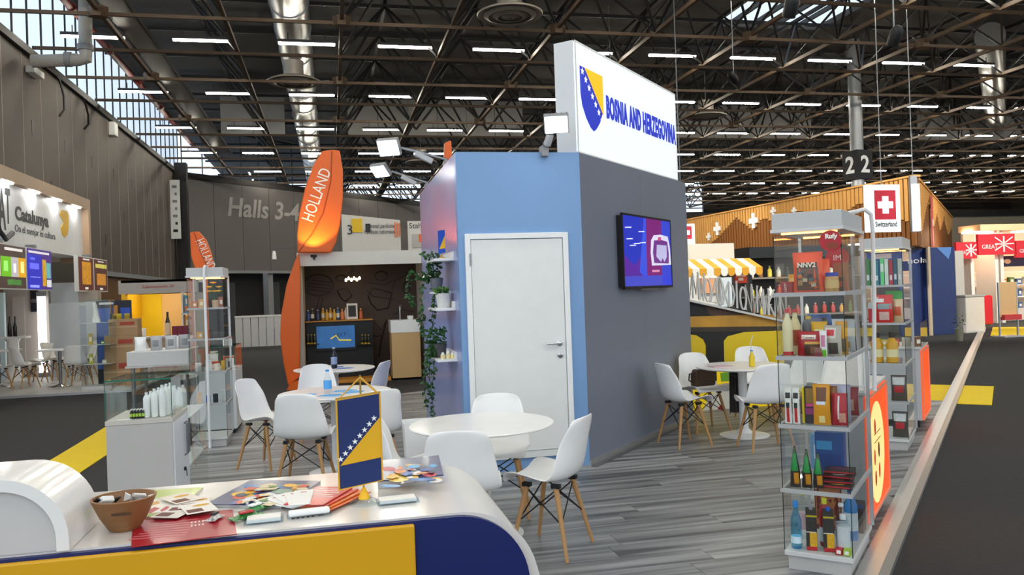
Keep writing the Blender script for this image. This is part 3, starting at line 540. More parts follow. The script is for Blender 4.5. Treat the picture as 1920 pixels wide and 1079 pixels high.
m1 = sheet('magazine', 'navy magazine with painted fruit and fish on its cover, lying flat', [(385, 952), (528, 955), (602, 908), (470, 906)], Z, .008, mat('1d3168', .3, coat=.4), 'magazine', lgrey)
def blob(r, x, y, w, h, hx, lv): on(r, arc(x, y, w, 0, 340, 9, h), hx, lv)
for x, y, w, h, hx, lv in ((455, 928, 22, 5, 'e8b416', 1), (448, 934, 13, 3, 'c8452a', 2), (490, 918, 16, 3, 'e8b416', 1), (515, 914, 16, 4, '2f7fc0', 1), (545, 911, 14, 3, 'e8b416', 1), (470, 913, 14, 3, '2f7fc0', 1), (570, 911, 14, 2, '8fb04a', 1), (495, 934, 14, 4, 'e8a516', 2), (530, 922, 22, 5, '7f9a8a', 1)): blob(m1, x, y, w, h, hx, lv)
m2 = sheet('magazine', 'stack of colourful painted magazines right of the counter flag', [(708, 918), (832, 906), (823, 868), (712, 878)], Z, .022, mat('26386e', .3, coat=.4), 'magazine', lgrey)
for x, y, w, h, hx, lv in ((755, 896, 30, 9, 'e8b93a', 1), (748, 900, 20, 5, 'f0cf5a', 2), (728, 880, 14, 4, 'b8324a', 1), (790, 884, 20, 6, 'e8e4ea', 1), (805, 890, 14, 5, 'c83a56', 2), (812, 874, 8, 3, '3aa0d8', 1), (732, 912, 20, 3, '4a90cc', 1), (790, 900, 26, 3, '4a7fc0', 2), (775, 873, 16, 2, 'e8b416', 2), (818, 899, 9, 3, 'e8b416', 2)): blob(m2, x, y, w, h, hx, lv)
for k in range(5):
    o = thing('leaflet', 'long white leaflet in the fan beside the red booklets', 'leaflet', (-.135+.012*k, 2.02, Z+.01+.002*k), .75-.2*k, 'fan of long white leaflets'); MB().box(-.024, .024, -.07, .075, 0, .0012).build('paper', mat('f0efec', .5), o); MB().box(-.008, .008, .05, .056, .0012, .0015).build('print', mat('b86a6a', .5), o)
for k, hx in enumerate(('e0601a', 'e87a2a', 'd8402a', 'cf3030')):
    o = thing('booklet', ['orange booklet at the bottom of the fan by the flag foot', 'light orange booklet second in the fan by the flag foot', 'red booklet third in the fan by the flag foot', 'red booklet with white text on top of the fan by the flag foot'][k], 'booklet', (-.01-.012*k, 2.02+.004*k, Z+.006+.003*k), -.62+.06*k); MB().box(-.05, .05, -.085, .085, 0, .002).build('cover', mat(hx, .35, coat=.3), o)
    if k == 3:
        for q in range(5): MB().box(-.04, .04-.008*(q % 2), .06-.018*q, .067-.018*q, .002, .0023).build('print', mat('f2d8d4', .5), o)
def art_cover(r, q, n, pal):                      # painted shapes scattered over a cover with corners q (front left, front right, rear right, rear left)
    for k in range(n):
        u, v = random.uniform(.1, .9), random.uniform(.1, .9); w = random.uniform(.05, .13); h = random.uniform(.04, .1); a0 = random.uniform(0, 3.1); P = []
        m = random.choice((3, 4, 5, 8))
        for t in range(m):
            a = a0+6.283*t/m; uu = min(.985, max(.015, u+w*math.cos(a))); vv = min(.985, max(.015, v+h*math.sin(a)))
            x = (q[0][0]*(1-uu)+q[1][0]*uu)*(1-vv)+(q[3][0]*(1-uu)+q[2][0]*uu)*vv; y = (q[0][1]*(1-uu)+q[1][1]*uu)*(1-vv)+(q[3][1]*(1-uu)+q[2][1]*uu)*vv; P.append((x, y))
        on(r, P, random.choice(pal), 3+k)
art_cover(m1, [(385, 952), (528, 955), (602, 908), (470, 906)], 26, ('e8b416', '1a4fa8', '2f7fc0', 'c8452a', '16264f', '6f9a4a', 'd8c8a0'))
art_cover(m2, [(708, 918), (832, 906), (823, 868), (712, 878)], 24, ('e8b416', '1a4fa8', '3aa0d8', 'c8203a', '16264f', 'e8e4da', 'd87a2a'))
def snack(lb, px, z, a, L, c1, c2):
    p = gr(*px, z); s = thing('snack_pack', lb, 'snack', (p.x, p.y, z), a); n = 8; V = []; F = []
    for i in range(n+1):
        t = i/n; th = .012*math.sin(math.pi*min(1, max(0, (t-.1)/.8)))+.001; w = L*.26*(1.05-.25*math.sin(math.pi*t)+.06*(i % 2))
        V += [(-L/2+L*t, -w, .004), (-L/2+L*t, 0, .004+th), (-L/2+L*t, w, .004), (-L/2+L*t, 0, .002)]
    for i in range(n):
        for k in range(4): F.append((4*i+k, 4*i+(k+1) % 4, 4*i+4+(k+1) % 4, 4*i+4+k))
    F += [(0, 1, 2, 3), (4*n+3, 4*n+2, 4*n+1, 4*n)]
    MB().add(V, F).build('wrapper', c1, s, True); MB().box(-L*.22, L*.22, -L*.12, L*.12, .012, .0165).build('print', c2, s, bevel=.002)
snack('small silver and black snack packet with red end on the red sheet', (403, 975), Z+.002, 1.2, .05, foil, black); snack('green and red wrapped snack pack beside the red sheet', (462, 972), Z+.002, .5, .075, mat('2f7a3a', .25, .3, .6, 60), mat('b8202c', .3)); snack('second green wrapped snack pack behind the first one', (478, 958), Z+.004, .8, .07, mat('3f8a4a', .25, .3, .7, 60), white)
for k, (px, w, lb) in enumerate((((495, 977), .085, 'clear acrylic card holder left of the white pen box'), ((745, 941), .1, 'clear acrylic card holder with white cards right of the flag foot'))):
    p = gr(*px, Z); r = thing('card_holder', lb, 'card holder', p, .05); MB().box(-w/2, w/2, -.03, .03, 0, .003).box(-w/2, w/2, -.03, -.027, 0, .012).build('tray', PET, r); MB().box(-w/2+.006, w/2-.006, -.024, .026, .003, .009).build('card_stack', mat('eeebe6', .5), r)
p = gr(580, 968, Z); r = thing('pen_box', 'slim clear box with black lettering at the counter front edge', 'box', p, .1); MB().box(-.05, .05, -.016, .016, .0, .004).box(-.05, .05, .013, .016, 0, .02).build('tray', PET, r); MB().box(-.046, .046, -.012, .012, .004, .016).build('pens', white, r, bevel=.004); [MB().box(-.04+.011*k, -.034+.011*k, -.0165, -.016, .001, .004).build('print', black, r) for k in range(5)]; MB().box(.018, .03, -.0165, -.016, .0018, .003).build('print', black, r)
# table flag
p = gr(683, 945, Z); r = thing('table_flag', 'blue and yellow table flag with white stars on a clear foot', 'flag', p, .08)
MB().lathe([(.036, 0), (.036, .006), (.022, .012), (.02, .014)], 28).build('foot', PET, r, True); MB().lathe([(.014, .012), (.012, .02), (.006, .034), (.003, .04)], 12).build('socket', yellow, r, True); MB().lathe([(.0022, .035), (.0022, .31)], 8).build('pole', mat('c9a14a', .25, .8), r, True)
fx0, fx1, fz0, fz1 = -.061, .046, .04, .262
bd = MB().prism([(fx0, fz0+.0), (fx1, fz0+.014), (fx1, fz1+.004), (fx0, fz1-.006)], -.014, -.01).build('border', mat('e0a81a', .5), r)
fm = lambda u, v: (fx0+.004+(fx1-fx0-.008)*u, fz0+.004+(.01)*u+(fz1-fz0-.012)*v)
MB().prism([fm(0, 0), fm(1, 0.01), fm(1, 1), fm(0, 1)], -.0148, -.014).build('cloth', mat('0f2862', .6), r); MB().prism([fm(.02, .262), fm(1, .27), fm(1, .73)], -.0155, -.0148).build('yellow_field', mat('e2ab0c', .55), r)
for i in range(8):
    u, v = .035+.118*i, .335+.0565*i; cx, cz = fm(min(u, .97), v); MB().prism(star(cx, cz, .0075), -.0157, -.0149).build('star', white, r)
MB().tube([(0, 0, .305), (-.05, -.01, .26)], .0018, 5).tube([(0, 0, .305), (.02, -.006, .285), (.043, -.012, .262)], .0026, 5).build('cord', mat('d9a63a', .6), r); MB().bar((fx0, -.012, fz1-.004), (fx1, -.012, fz1+.006), .004).build('top_rod', mat('c9a14a', .3, .7), r)
# ---------------------------------------------------------------- product builders
S.cycles.transparent_max_bounces = 24
def yfun(u, v, w, h, th): return -th/2*max(0, 1-abs(2*u-1)**3)*max(.06, math.sin(math.pi*min(1, v*1.08)))**.6
def pouch(lb, P, rz, w, h, th, hx, prints=(), cat='snack bag', name='snack_bag', rough=.28, lean=0, taper=0):
    P = Vector(P)+Vector((0, 0, .0012)); r = thing(name, lb, cat, P, rz); r.rotation_euler[0] = lean; n, k = 8, 8; V = []; F = []; tp_ = lambda v: (1-.05*math.sin(math.pi*v))*(1-taper*max(0, (v-.4)/.6))
    for sgn in (1, -1):
        for j in range(k+1):
            for i in range(n+1):
                u, v = i/n, j/k; V.append(((u-.5)*w*tp_(v), sgn*yfun(u, v, w, h, th), v*h))
    B = (n+1)*(k+1)
    for j in range(k):
        for i in range(n):
            a = j*(n+1)+i; F += [(a, a+1, a+n+2, a+n+1), (B+a+n+1, B+a+n+2, B+a+1, B+a)]
    MB().add(V, F).build('bag', mat(hx, rough, .1), r, True)
    MB().box(-w/2*(1-taper), w/2*(1-taper), -.0015, .0015, h*.95, h*1.03).build('seal', mat(hx, rough, .1), r)
    for q, (u0, u1, v0, v1, c) in enumerate(prints):
        V = []; F = []
        for j in range(5):
            for i in range(5):
                u, v = u0+(u1-u0)*i/4, v0+(v1-v0)*j/4; V.append(((u-.5)*w*tp_(v), yfun(u, v, w, h, th)-.0012-.0006*q, v*h))
        for j in range(4):
            for i in range(4): F.append((j*5+i, j*5+i+1, j*5+i+6, j*5+i+5))
        MB().add(V, F).build('print', mat(c, .35, 0, .35 if c[0] == '#' else .06, 60), r, True)
    return r
def carton(lb, P, rz, w, d, h, hx, prints=(), cat='carton', name='carton', top=None, rough=.4):
    P = Vector(P)+Vector((0, 0, .0012)); r = thing(name, lb, cat, P, rz)
    MB().box(-w/2, w/2, -d/2, d/2, 0, h).build('box', mat(hx, rough), r, bevel=.002)
    for q, (u0, u1, v0, v1, c) in enumerate(prints): MB().box((u0-.5)*w, (u1-.5)*w, -d/2-.0008-.0005*q, -d/2-.0003, v0*h, v1*h).build('print', mat(c, .4, 0, .35 if c[0] == '#' else .06, 60), r)
    if top: MB().prism([(-d/2, h), (d/2, h), (0, h+top)], -w/2, w/2, 'x').build('gable', mat(hx, rough), r)
    return r
def jar(lb, P, rad, h, hx, lid, cat='jar', label=None):
    P = Vector(P)+Vector((0, 0, .0012)); r = thing('jar', lb, cat, P); MB().lathe([(rad*.9, 0), (rad, h*.06), (rad, h*.75), (rad*.85, h*.82)], 16).build('body', mat(hx, .25, 0, .4, 60), r, True); MB().lathe([(rad*.92, h*.8), (rad*.92, h), (rad*.88, h)], 16).build('lid', mat(lid, .4), r, True)
    if label: MB().lathe([(rad*1.02, h*.2), (rad*1.02, h*.6)], 16).build('label', mat(label, .5), r, True)
def glass_tower(lb, loc, rz, w=.335, d=.66, lv=(.42, .755, 1.11, 1.44), top=1.757, alu_m=None):
    r = thing('display_tower', lb, 'display case', loc, rz); g = mat('a9abac', .45); E_ = [.1]+list(lv)+[top]
    MB().box(.015, w-.015, .015, d-.015, 0, .075).build('plinth', mat('b4b2b0', .5), r, bevel=.003); MB().box(0, w, 0, d, .075, .1).build('base_tray', mat('c9cac9', .4), r, bevel=.003)
    for z in lv:
        s = MB().box(.008, w-.008, .008, d-.008, z-.012, z-.002).build('shelf', GLASS, r)
        MB().box(-.008, w+.008, -.008, .006, z-.016, z+.004).build('front_rim', g, s); MB().box(w-.006, w+.008, .006, d+.008, z-.016, z+.004).build('side_rim', g, s); MB().box(-.008, .006, .006, d+.008, z-.016, z+.004).build('side_rim', g, s)
    for a, b in zip(E_, E_[1:]):
        b -= .017
        for q in ((.004, w-.004, 0, .004), (.004, w-.004, d-.004, d), (0, .004, 0, d), (w-.004, w, 0, d)): MB().box(*q, a+.004, b).build('pane', GLASS, r)
        for x, y in ((0, 0), (w-.004, 0)): MB().box(x, x+.004, y-.001, y+.001, a+.004, b).build('edge_seal', mat('16241f', .3), r)
    MB().box(w-.004, w+.012, d-.012, d+.004, .1, top).box(-.012, .004, d-.012, d+.004, .1, top).build('rear_post', alu, r)
    c = MB().box(-.005, w+.005, -.005, d+.005, top+.018, top+.1).build('cap', mat('c0c1c1', .45), r, bevel=.003); MB().box(-.012, w+.012, -.012, d+.012, top, top+.018).build('cap_rim', mat('cfd0d0', .4), c)
    [MB().box(.03, w-.03, y, y+.02, top-.008, top).build('lamp_strip', mat('ff9c4c', .4, emit=8), c) for y in (.05, d-.07)]
    return r
# ---------------------------------------------------------------- right hand product tower
T1 = (4.31, -1.035); T2 = (7.7, -1.1)
def tw(T, u, v, z): return st(T[0]+v, T[1]+u, z)
glass_tower('tall glass product tower on the right, nearest the camera', st(*T1), DIAG)
a = lambda u, v, z: tw(T1, u, v, z+.0); D = DIAG; L5, L4, L3, L2, L1 = .101, .42, .755, 1.11, 1.44
# top level
p_ = pouch('big orange nut mix bag with a clear window on the top tower shelf', a(.152, .08, L1), D, .15, .205, .06, 'e2501c', [(.12, .88, .06, .64, '6a4a38'), (.18, .84, .62, .76, '4a2a20')]+[(u, u+.16, v, v+.09, random.choice(('#8a7a5a', '#3a2a22', '#a8825a', '#5f6a68', '#c8702a', '#7a3a22', '#b9a98a'))) for u, v in [(random.uniform(.13, .7), random.uniform(.07, .52)) for _ in range(16)]])
text('NNV2', mat('f4ead6', .5), p_, (0, -.034, .142), .024, name='print', bold=.001)
p_ = carton('small red carton at the left of the top tower shelf', a(.042, .1, L1), D, .056, .06, .06, 'a51d1f', [(.1, .9, .1, .9, '8c1416')]); text('LGOT', mat('f0e0d0', .5), p_, (-.004, -.0325, .03), .012, name='print', ry=math.pi/2, width=.045)
carton('yellow lidded tub standing behind the small red carton', a(.06, .26, L1), D, .08, .08, .1, 'e0a31a', [(.1, .9, .2, .8, 'e8c86a')])
pouch('orange and yellow gummy bag behind the nut mix bag', a(.19, .2, L1), D, .1, .17, .05, 'e85a12', [(.1, .5, .35, .85, 'f2c21a'), (.55, .9, .1, .5, 'd8301a')])
jar('peanut butter jar with a blue lid on the top tower shelf', a(.268, .08, L1), .034, .1, 'b98b4a', '1d2f9a', label='c8a86a')
carton('brown and red carton behind the blue lidded jar', a(.285, .25, L1), D, .07, .06, .15, '9a5a26', [(0, 1, 0, .35, 'c82a1c')]); carton('small dark spice box right of the blue lidded jar', a(.295, .17, L1), D, .04, .03, .075, '5a3a2a', [(.1, .9, .3, .7, '#a84a2a')])
pouch('brown coffee bag with white spots at the back of the top tower shelf', a(.27, .45, L1), D, .11, .13, .05, '4b3024', [(.3, .7, .2, .5, 'e8e0d8')]); pouch('white snack bag at the back left of the top tower shelf', a(.12, .45, L1), D, .12, .16, .05, 'd9d4c8', [(.2, .8, .3, .7, '#c8b43a')])
# second level
bottle('tall cream yoghurt bottle with red cap and red base on the second tower shelf', a(.045, .05, L2), .245, .026, mat('e3d6ac', .4), mat('c8202c', .4), mat('b8202a', .4), .25, lz=(.02, .1), capz=.07); bottle('tall yellow and red drink bottle behind the cream one', a(.06, .16, L2), .24, .03, mat('e0cf9a', .4), mat('d8302c', .4), mat('a8502a', .4, 0, .4, 40), .3)
p_ = pouch('wide red biscuit bag with gold swoosh on the second tower shelf', a(.155, .07, L2), D, .135, .125, .05, 'a8121c', [(.28, .95, .05, .6, '#4a2a1a'), (.3, .9, .5, .6, 'd8a23a'), (.5, .95, .1, .4, '#8a5a3a'), (.18, .72, .7, .88, 'f0e6da')]); text('Caroso', mat('8c1016', .5), p_, (-.006, -.028, .098), .013, name='print', width=.06)
bottle('gold and grey spray bottle behind the red biscuit bag', a(.12, .2, L2), .2, .032, mat('6a6e74', .4), mat('d8b43a', .4), None, .12); bottle('green dressing bottle behind the red biscuit bag', a(.2, .22, L2), .19, .026, mat('3c7a2a', .3), mat('3a3a3c', .4), mat('e0d8c8', .5), .3); pouch('yellow snack bag peeking out behind the red biscuit bag', a(.187, .138, L2), D, .08, .17, .04, 'dba81c', [(.2, .8, .4, .8, '#f0e0a0')])
pouch('clear bag of dried fruit with red and white label on the second tower shelf', a(.265, .07, L2), D, .085, .155, .045, 'b3aa9c', [(.08, .7, .6, .95, 'd8d0c8'), (.15, .6, .68, .88, 'c8303a'), (.25, .8, .08, .45, '#3a342e')]); pouch('white sachet with bright green corner on the second tower shelf', a(.225, .028, L2), D, .035, .13, .02, 'ece8ea', [(.1, .9, .0, .28, '62b81c'), (.2, .8, .4, .85, 'c87a9a')]); pouch('orange pasta bag at the right of the second tower shelf', a(.292, .16, L2), D, .06, .17, .04, 'd99a1c', [(.1, .9, .1, .5, '#6a5a3a')])
carton('small tin with pink band in front on the second tower shelf', a(.2, .035, L2), D, .04, .03, .045, '8a5a52', [(0, 1, .0, .5, '7a1f2c')], 'tin'); pouch('frosted white bag at the rear right of the second tower shelf', a(.26, .42, L2), D, .12, .17, .06, 'd4dade', [(.2, .8, .1, .3, '#c8a05a')]); pouch('maroon coffee bag at the rear of the second tower shelf', a(.22, .56, L2), D, .1, .15, .05, '5a1a2c', [(.1, .9, .05, .4, '#6a6a5a')])
carton('picture fronted blue box at the back of the second tower shelf', a(.12, .5, L2), D, .12, .05, .2, '4a6aa8', [(.1, .9, .1, .9, '#7a7a9a')])
# third level
for k, (u, lb) in enumerate(((.034, 'slim white stick pack with red stem at the left of the third tower shelf'), (.074, 'slim white stick pack with red stem, second on the third tower shelf'))): pouch(lb, a(u, .05, L3), D, .036, .185, .02, 'e6e4de', [(.3, .7, .04, .5, 'c01c24'), (.15, .85, .72, .88, '18161a'), (.25, .75, .45, .6, '12241a')])
carton('slim yellow stick box between the white packs and the purple carton', a(.1025, .1, L3), D, .012, .03, .19, 'f0d812'); carton('purple and black carton with round gold design on the third tower shelf', a(.141, .1, L3), D, .055, .05, .195, '2a2430', [(.1, .9, .55, .95, '#8a6a2a'), (0, 1, .25, .42, '8a2a6a'), (.1, .9, .46, .54, 'c83a7a')])
pouch('tall yellow orange biscuit bag with brown biscuits on the third tower shelf', a(.2, .06, L3), D, .085, .205, .04, 'dd9512', [(.2, .8, .6, .95, '#6a3a1a'), (.2, .75, .52, .6, 'd8e0ee'), (.35, .7, .06, .24, 'f0d890')]); pouch('brown biscuit bag partly behind the yellow orange one', a(.238, .12, L3), D, .06, .19, .04, '8a5220', [(.2, .8, .3, .8, '#5a3212')])
pouch('glossy red pouch with silver stripe on the third tower shelf', a(.283, .07, L3), D, .08, .16, .05, 'a81524', [(.42, .52, .2, .95, 'd8d4d8'), (.5, .9, .1, .4, '#c8907a')], lean=-.1); pouch('lilac and white bag behind the red pouch', a(.265, .2, L3), D, .11, .19, .04, 'b9b6cc', [(.2, .8, .45, .8, '#c8b490')]); pouch('second red pouch at the rear of the third tower shelf', a(.27, .42, L3), D, .11, .15, .05, '9a1a26', [(.2, .8, .2, .6, '#c8a08a')])
jar('small dark jam jar at the rear left of the third tower shelf', a(.06, .4, L3), .04, .11, '4a2a22', '8a1a1c'); jar('second small jam jar at the rear of the third tower shelf', a(.15, .45, L3), .04, .11, '6a4a22', 'c8a03a')
# fourth level
for k, (u, v, ln, lb) in enumerate(((.055, .06, 0, 'leftmost'), (.112, .07, -.06, 'middle'), (.165, .085, -.12, 'rightmost'))):
    p_ = pouch('green topped dark brown coffee bag, %s of three on the fourth tower shelf' % lb, a(u, v, L4), D, .052, .21-.015*k, .045, '3a2a24', [(.1, .9, .42, .84, '128a3c'), (.3, .7, .84, .99, '0f7a34'), (.45, .92, .1, .38, '#c8861c')], lean=-.02, taper=.82)
carton('deep blue gift box at the rear of the fourth tower shelf', a(.17, .42, L4), D, .15, .08, .24, '1e4a8a', [(.05, .6, .6, .8, '3a8ac0'), (.1, .9, .1, .5, '#163a7a')]); carton('pale blue box behind the coffee bags on the fourth tower shelf', a(.09, .56, L4), D, .1, .08, .2, '7aa4cc', [(.2, .8, .3, .7, 'd8e4ee')])
for k in range(4):
    o = carton('flat dark chocolate tray with red edge, %s in the pile on the fourth tower shelf' % ('lowest', 'second', 'third', 'topmost')[k], a(.245, .16+.03*k, L4+.019*k), D+.08*(k % 2), .15, .12, .017, '2a1614', [(0, 1, .3, .7, 'b8222a')], 'chocolate tray', 'chocolate_tray'); MB().prism(arc(0, 0, .05, 0, 350, 12, .035), .017, .0185, 'z').build('print', mat(('d8b43a', '8a1a20', 'c8c0b8', '5a1a1e')[k], .3), o)
# bottom level
bottle('blue water bottle at the left front of the bottom tower shelf', a(.05, .06, L5), .245, .028, PETB, mat('1a82d8', .4), mat('d9ecf8', .4), .32, lz=(.12, .26), capz=.12); bottle('clear bottle with lime cap behind the blue water bottle', a(.045, .25, L5), .25, .028, PET, mat('c8c83a', .4), mat('d8b0b4', .5), .3)
for k, u in enumerate((.122, .205)): p_ = carton('black juice carton with golden fruit slice, %s of the pair' % ('left one', 'right one')[k], a(u, .08+.01*k, L5), D+.25, .052, .06, .185, '2b2724', [(.3, .98, .1, .5, '#d8a418'), (0, 1, 0, .1, 'b8182a'), (.0, .9, .5, .52, 'e8e0d0'), (.0, 1, .93, .98, 'b8a41c')], 'juice carton', 'juice_carton', .03); MB().lathe([(.012, .2), (.012, .222)], 10).build('screw_cap', mat('2a5ac8' if k else '8a8a92', .4), p_)
bottle('red drink bottle with a big yellow cap on the bottom tower shelf', a(.175, .16, L5), .25, .028, mat('a01a1e', .3), mat('d2cf1c', .4), mat('dcecf4', .4), .2, lz=(.1, .4), capz=.18); bottle('clear jug bottle with round black emblem at the right of the bottom shelf', a(.275, .1, L5), .19, .034, PET, mat('d8dade', .4), mat('c9ccd0', .4), .15, lz=(.15, .7), capz=.12); bottle('clear bottle behind the juice cartons on the bottom tower shelf', a(.25, .2, L5), .22, .03, PET, mat('e6e8ea', .4), mat('b8bcc4', .4), .25)
bottle('blue sports bottle at the rear of the bottom tower shelf', a(.28, .32, L5), .27, .034, mat('2a86cc', .3), mat('1a6ab8', .4), mat('d8e4ec', .4), .25); carton('black box with blue lid at the rear right of the bottom tower shelf', a(.27, .5, L5), D, .1, .1, .16, '17181c', [(0, 1, .85, 1, '1a4a8a')]); pouch('mixed candy bag hanging at the rear of the bottom tower shelf', a(.14, .45, L5), D, .15, .27, .05, '6a2a22', [(.05, .95, .1, .95, '#a86a3a')])
for k, (u, hx, lb) in enumerate(((.262, 'b8182a', 'red'), (.3, '9ab81c', 'lime green'))): p_ = carton('small %s tin lying at the front right of the bottom tower shelf' % lb, a(u, .055, L5), D, .034, .05, .03, hx, [(.2, .8, .2, .8, 'f0ece4')], 'tin', 'tin')
# hanging round signs and the white cable hose
r = thing('hanging_sign', 'round red hanging sign with a brown picture on the tower cap', 'sign', a(.285, -.016, 1.70), D); m_ = MB(); m_.lathe([(.053, 0), (.053, .003)], 32); m_.v = [(x, -z, y) for x, y, z in m_.v]; m_.build('disc', mat('b01224', .35), r); text('Rufy', mat('f6ece4', .5), r, (.004, -.005, .022), .022, name='print', bold=.0015); m_ = MB().prism(arc(.008, -.024, .03, 0, 360, 14, .018), -.0042, -.003); m_.build('print', mat('8a3a22', .5), r); MB().tube([(0, 0, .05), (0, 0, .07)], .001, 4).build('thread', lgrey, r)
r = thing('hanging_sign', 'second round red sign hanging inside the tower behind the first', 'sign', a(.262, .3, 1.62), D); m_ = MB(); m_.lathe([(.06, 0), (.06, .003)], 32); m_.v = [(x, -z, y) for x, y, z in m_.v]; m_.build('disc', mat('c0202c', .35), r); text('IM', mat('f6ece4', .5), r, (0, -.004, 0), .03, name='print'); MB().tube([(0, 0, .06), (0, 0, .134)], .001, 4).build('thread', lgrey, r)
hp = [(.3, .5, 1.874), (.32, .6, 1.885), (.355, .66, 1.9), (.385, .69, 1.87), (.39, .7, 1.78), (.385, .7, 1.4), (.375, .695, 1.1), (.37, .69, .86)]
o = MB().tube([tw(T1, *q) for q in hp], .012, 8).build('cable_hose', mat('e2e2e0', .4), None, True); tag(o, 'white cable hose looping from the tower cap down its rear corner', 'hose')
# ---------------------------------------------------------------- second tower and plinths with orange light panels
glass_tower('glass product tower further along the aisle edge', st(*T2), DIAG); a = lambda u, v, z: tw(T2, u, v, z)
for k, (u, hx) in enumerate(((.05, '2f7a3a'), (.085, '4a6a3a'), (.12, '1f7f8a'), (.165, '5fd07a'), (.2, 'cfe0d0'), (.235, 'b01a34'), (.27, '1a4f66'), (.305, 'b9bcb4'))): carton('%s upright box in the row on top of the second tower' % ('dark green', 'olive', 'teal', 'bright green', 'pale green', 'crimson', 'petrol blue', 'grey')[k], a(u, .08, L1), D, .03, .05, .24-.01*(k % 3), hx, [(.1, .9, .5, .8, 'd8e8dc')] if k in (3, 4) else [(.2, .8, .2, .4, '#d8d8d8')], 'box'); 
carton('blue and white banner box behind the row on the second tower', a(.16, .3, L1), D, .3, .02, .3, '2a5ab8', [(.2, .7, .8, .95, 'e8eef8')])
pouch('red and white crisp bag with green corner on the second tower', a(.17, .07, L2), D, .14, .24, .06, 'd8231f', [(.05, .5, .75, .95, 'f0ece8'), (.1, .95, .5, .7, '8fa0a6'), (.2, .8, .1, .4, '#e0b8b0')]); pouch('green snack bag behind the red and white one', a(.24, .18, L2), D, .14, .27, .05, '3aa03a'); carton('crimson tall pack left of the crisp bag on the second tower', a(.07, .08, L2), D, .06, .05, .18, 'b0142a', [(0, 1, .7, 1, 'b9bcbc')]); pouch('yellow muesli bag at the right of the second tower', a(.278, .1, L2), D, .08, .2, .05, 'd8b890', [(.1, .8, .3, .7, '#c8502a')])
for k, u in enumerate((.1, .22)): bottle('yellow brown cleaning bottle with dark cap, %s of the pair' % ('left one', 'right one')[k], a(u, .08, L3), .27, .05, mat('cf9a14', .4), mat('2a241e', .4), mat('e6d9a8', .5), .3, lz=(.2, .45), capz=.2)
for k in range(4): pouch('dark patterned pouch with red label, %s on the lower shelves of the second tower' % ('first', 'second', 'third', 'fourth')[k], a(.07+.19*(k % 2), .1, (L5, L4)[k//2]), D, .125, .22, .06, ('2c3038', '4a4640', '26282e', '5a5048')[k], [(.2, .8, .35, .6, 'b8202c'), (.1, .9, .65, .95, '#c8c8c8')])
def plinth(lb, s0, s1, t0, t1, z1, pic):
    r = thing('light_plinth', lb, 'plinth', st(s0, t1), DIAG); w = t1-t0; d = s1-s0
    MB().box(-w, 0, 0, d, .07, z1).build('body', mat('c4c4c6', .45), r, bevel=.004); MB().box(-w-.01, .012, -.01, d+.01, z1, z1+.02).build('top_board', mat('d0d0d0', .4), r, bevel=.003)
    for x, y in ((-w+.05, .05), (-.05, .05), (-w+.05, d-.05), (-.05, d-.05)): MB().lathe([(.02, 0), (.025, .07)], 12, (x, y, 0)).build('foot', black, r)
    p = MB().box(0, .012, .0, d, .075, z1-.01).build('light_panel', mat('f0501c', .4, emit=.7), r); MB().box(.012, .02, 0, .02, .075, z1-.01).box(.012, .02, d-.02, d, .075, z1-.01).box(.012, .02, .02, d-.02, .075, .095).box(.012, .02, .02, d-.02, z1-.03, z1-.01).build('panel_frame', mat('f0a080', .4), p)
    if pic:
        MB().prism(arc(d*.42, z1*.52, d*.36, 0, 360, 24, z1*.38), .0125, .0135, 'x').build('picture', mat('f6cf86', .4, emit=.75), p)
        for q, (y, z, c) in enumerate(((.35, .72, 'c0301c'), (.3, .5, 'd8562a'), (.5, .52, '3a2420'), (.32, .34, 'a0281c'), (.5, .36, 'c0301c'))): MB().prism(arc(d*y, z1*z, .035, 0, 360, 9, .05), .0136, .0142, 'x').build('picture', mat(c, .4, emit=.3), p)
        for z in (.66, .6): MB().box(.0136, .0142, d*.3, d*.6, z1*z, z1*z+.006).build('picture', mat('6a3a2a', .4), p)
    return r
plinth('light plinth with orange panel and cream oval behind the nearest tower', 5.06, 5.98, -1.03, -.735, .82, True); plinth('light plinth with orange panel at the far end of the stand', 8.95, 9.75, -1.28, -.76, .78, False)
r = thing('glass_case', 'low glass case on top of the far light plinth', 'display case', st(8.95, -1.29, .8), DIAG)
for q in ((0, .54, 0, .005), (0, .54, .795, .8), (0, .005, .005, .795), (.535, .54, .005, .795)): MB().box(*q, 0, .24).build('pane', GLASS, r)
MB().box(0, .54, 0, .8, .24, .246).build('top_pane', GLASS, r)
for k in range(5): carton('small orange and white pack in the low glass case, number %d from the left' % (k+1) if False else ('small orange and white pack', 'flat yellow pack', 'small red pack', 'white sachet', 'brown sachet')[k]+' inside the low glass case on the far plinth', st(9.1+.05*(k % 2), -1.2+.1*k, .801), D+.2*k, .07, .05, .05+.012*k, ('e08a3a', 'd8b83a', 'c83a2a', 'e8e4dc', '7a5236')[k], [(.2, .8, .3, .7, 'f4ece0')])
r = thing('leaflet_stand', 'sloping clear leaflet stand on the plinth behind the nearest tower', 'leaflet stand', st(5.3, -1.02, .841), DIAG); MB().prism([(0, 0), (.25, 0), (.25, .2), (.24, .2)], 0, .26, 'x').build('wedge', mat('d9dada', .35), r, bevel=.003); MB().prism([(.0, .006), (.0, .012), (.235, .206), (.24, .2)], .02, .24, 'x').build('leaflets', mat('e9e4e4', .4, 0, .1, 20), r)
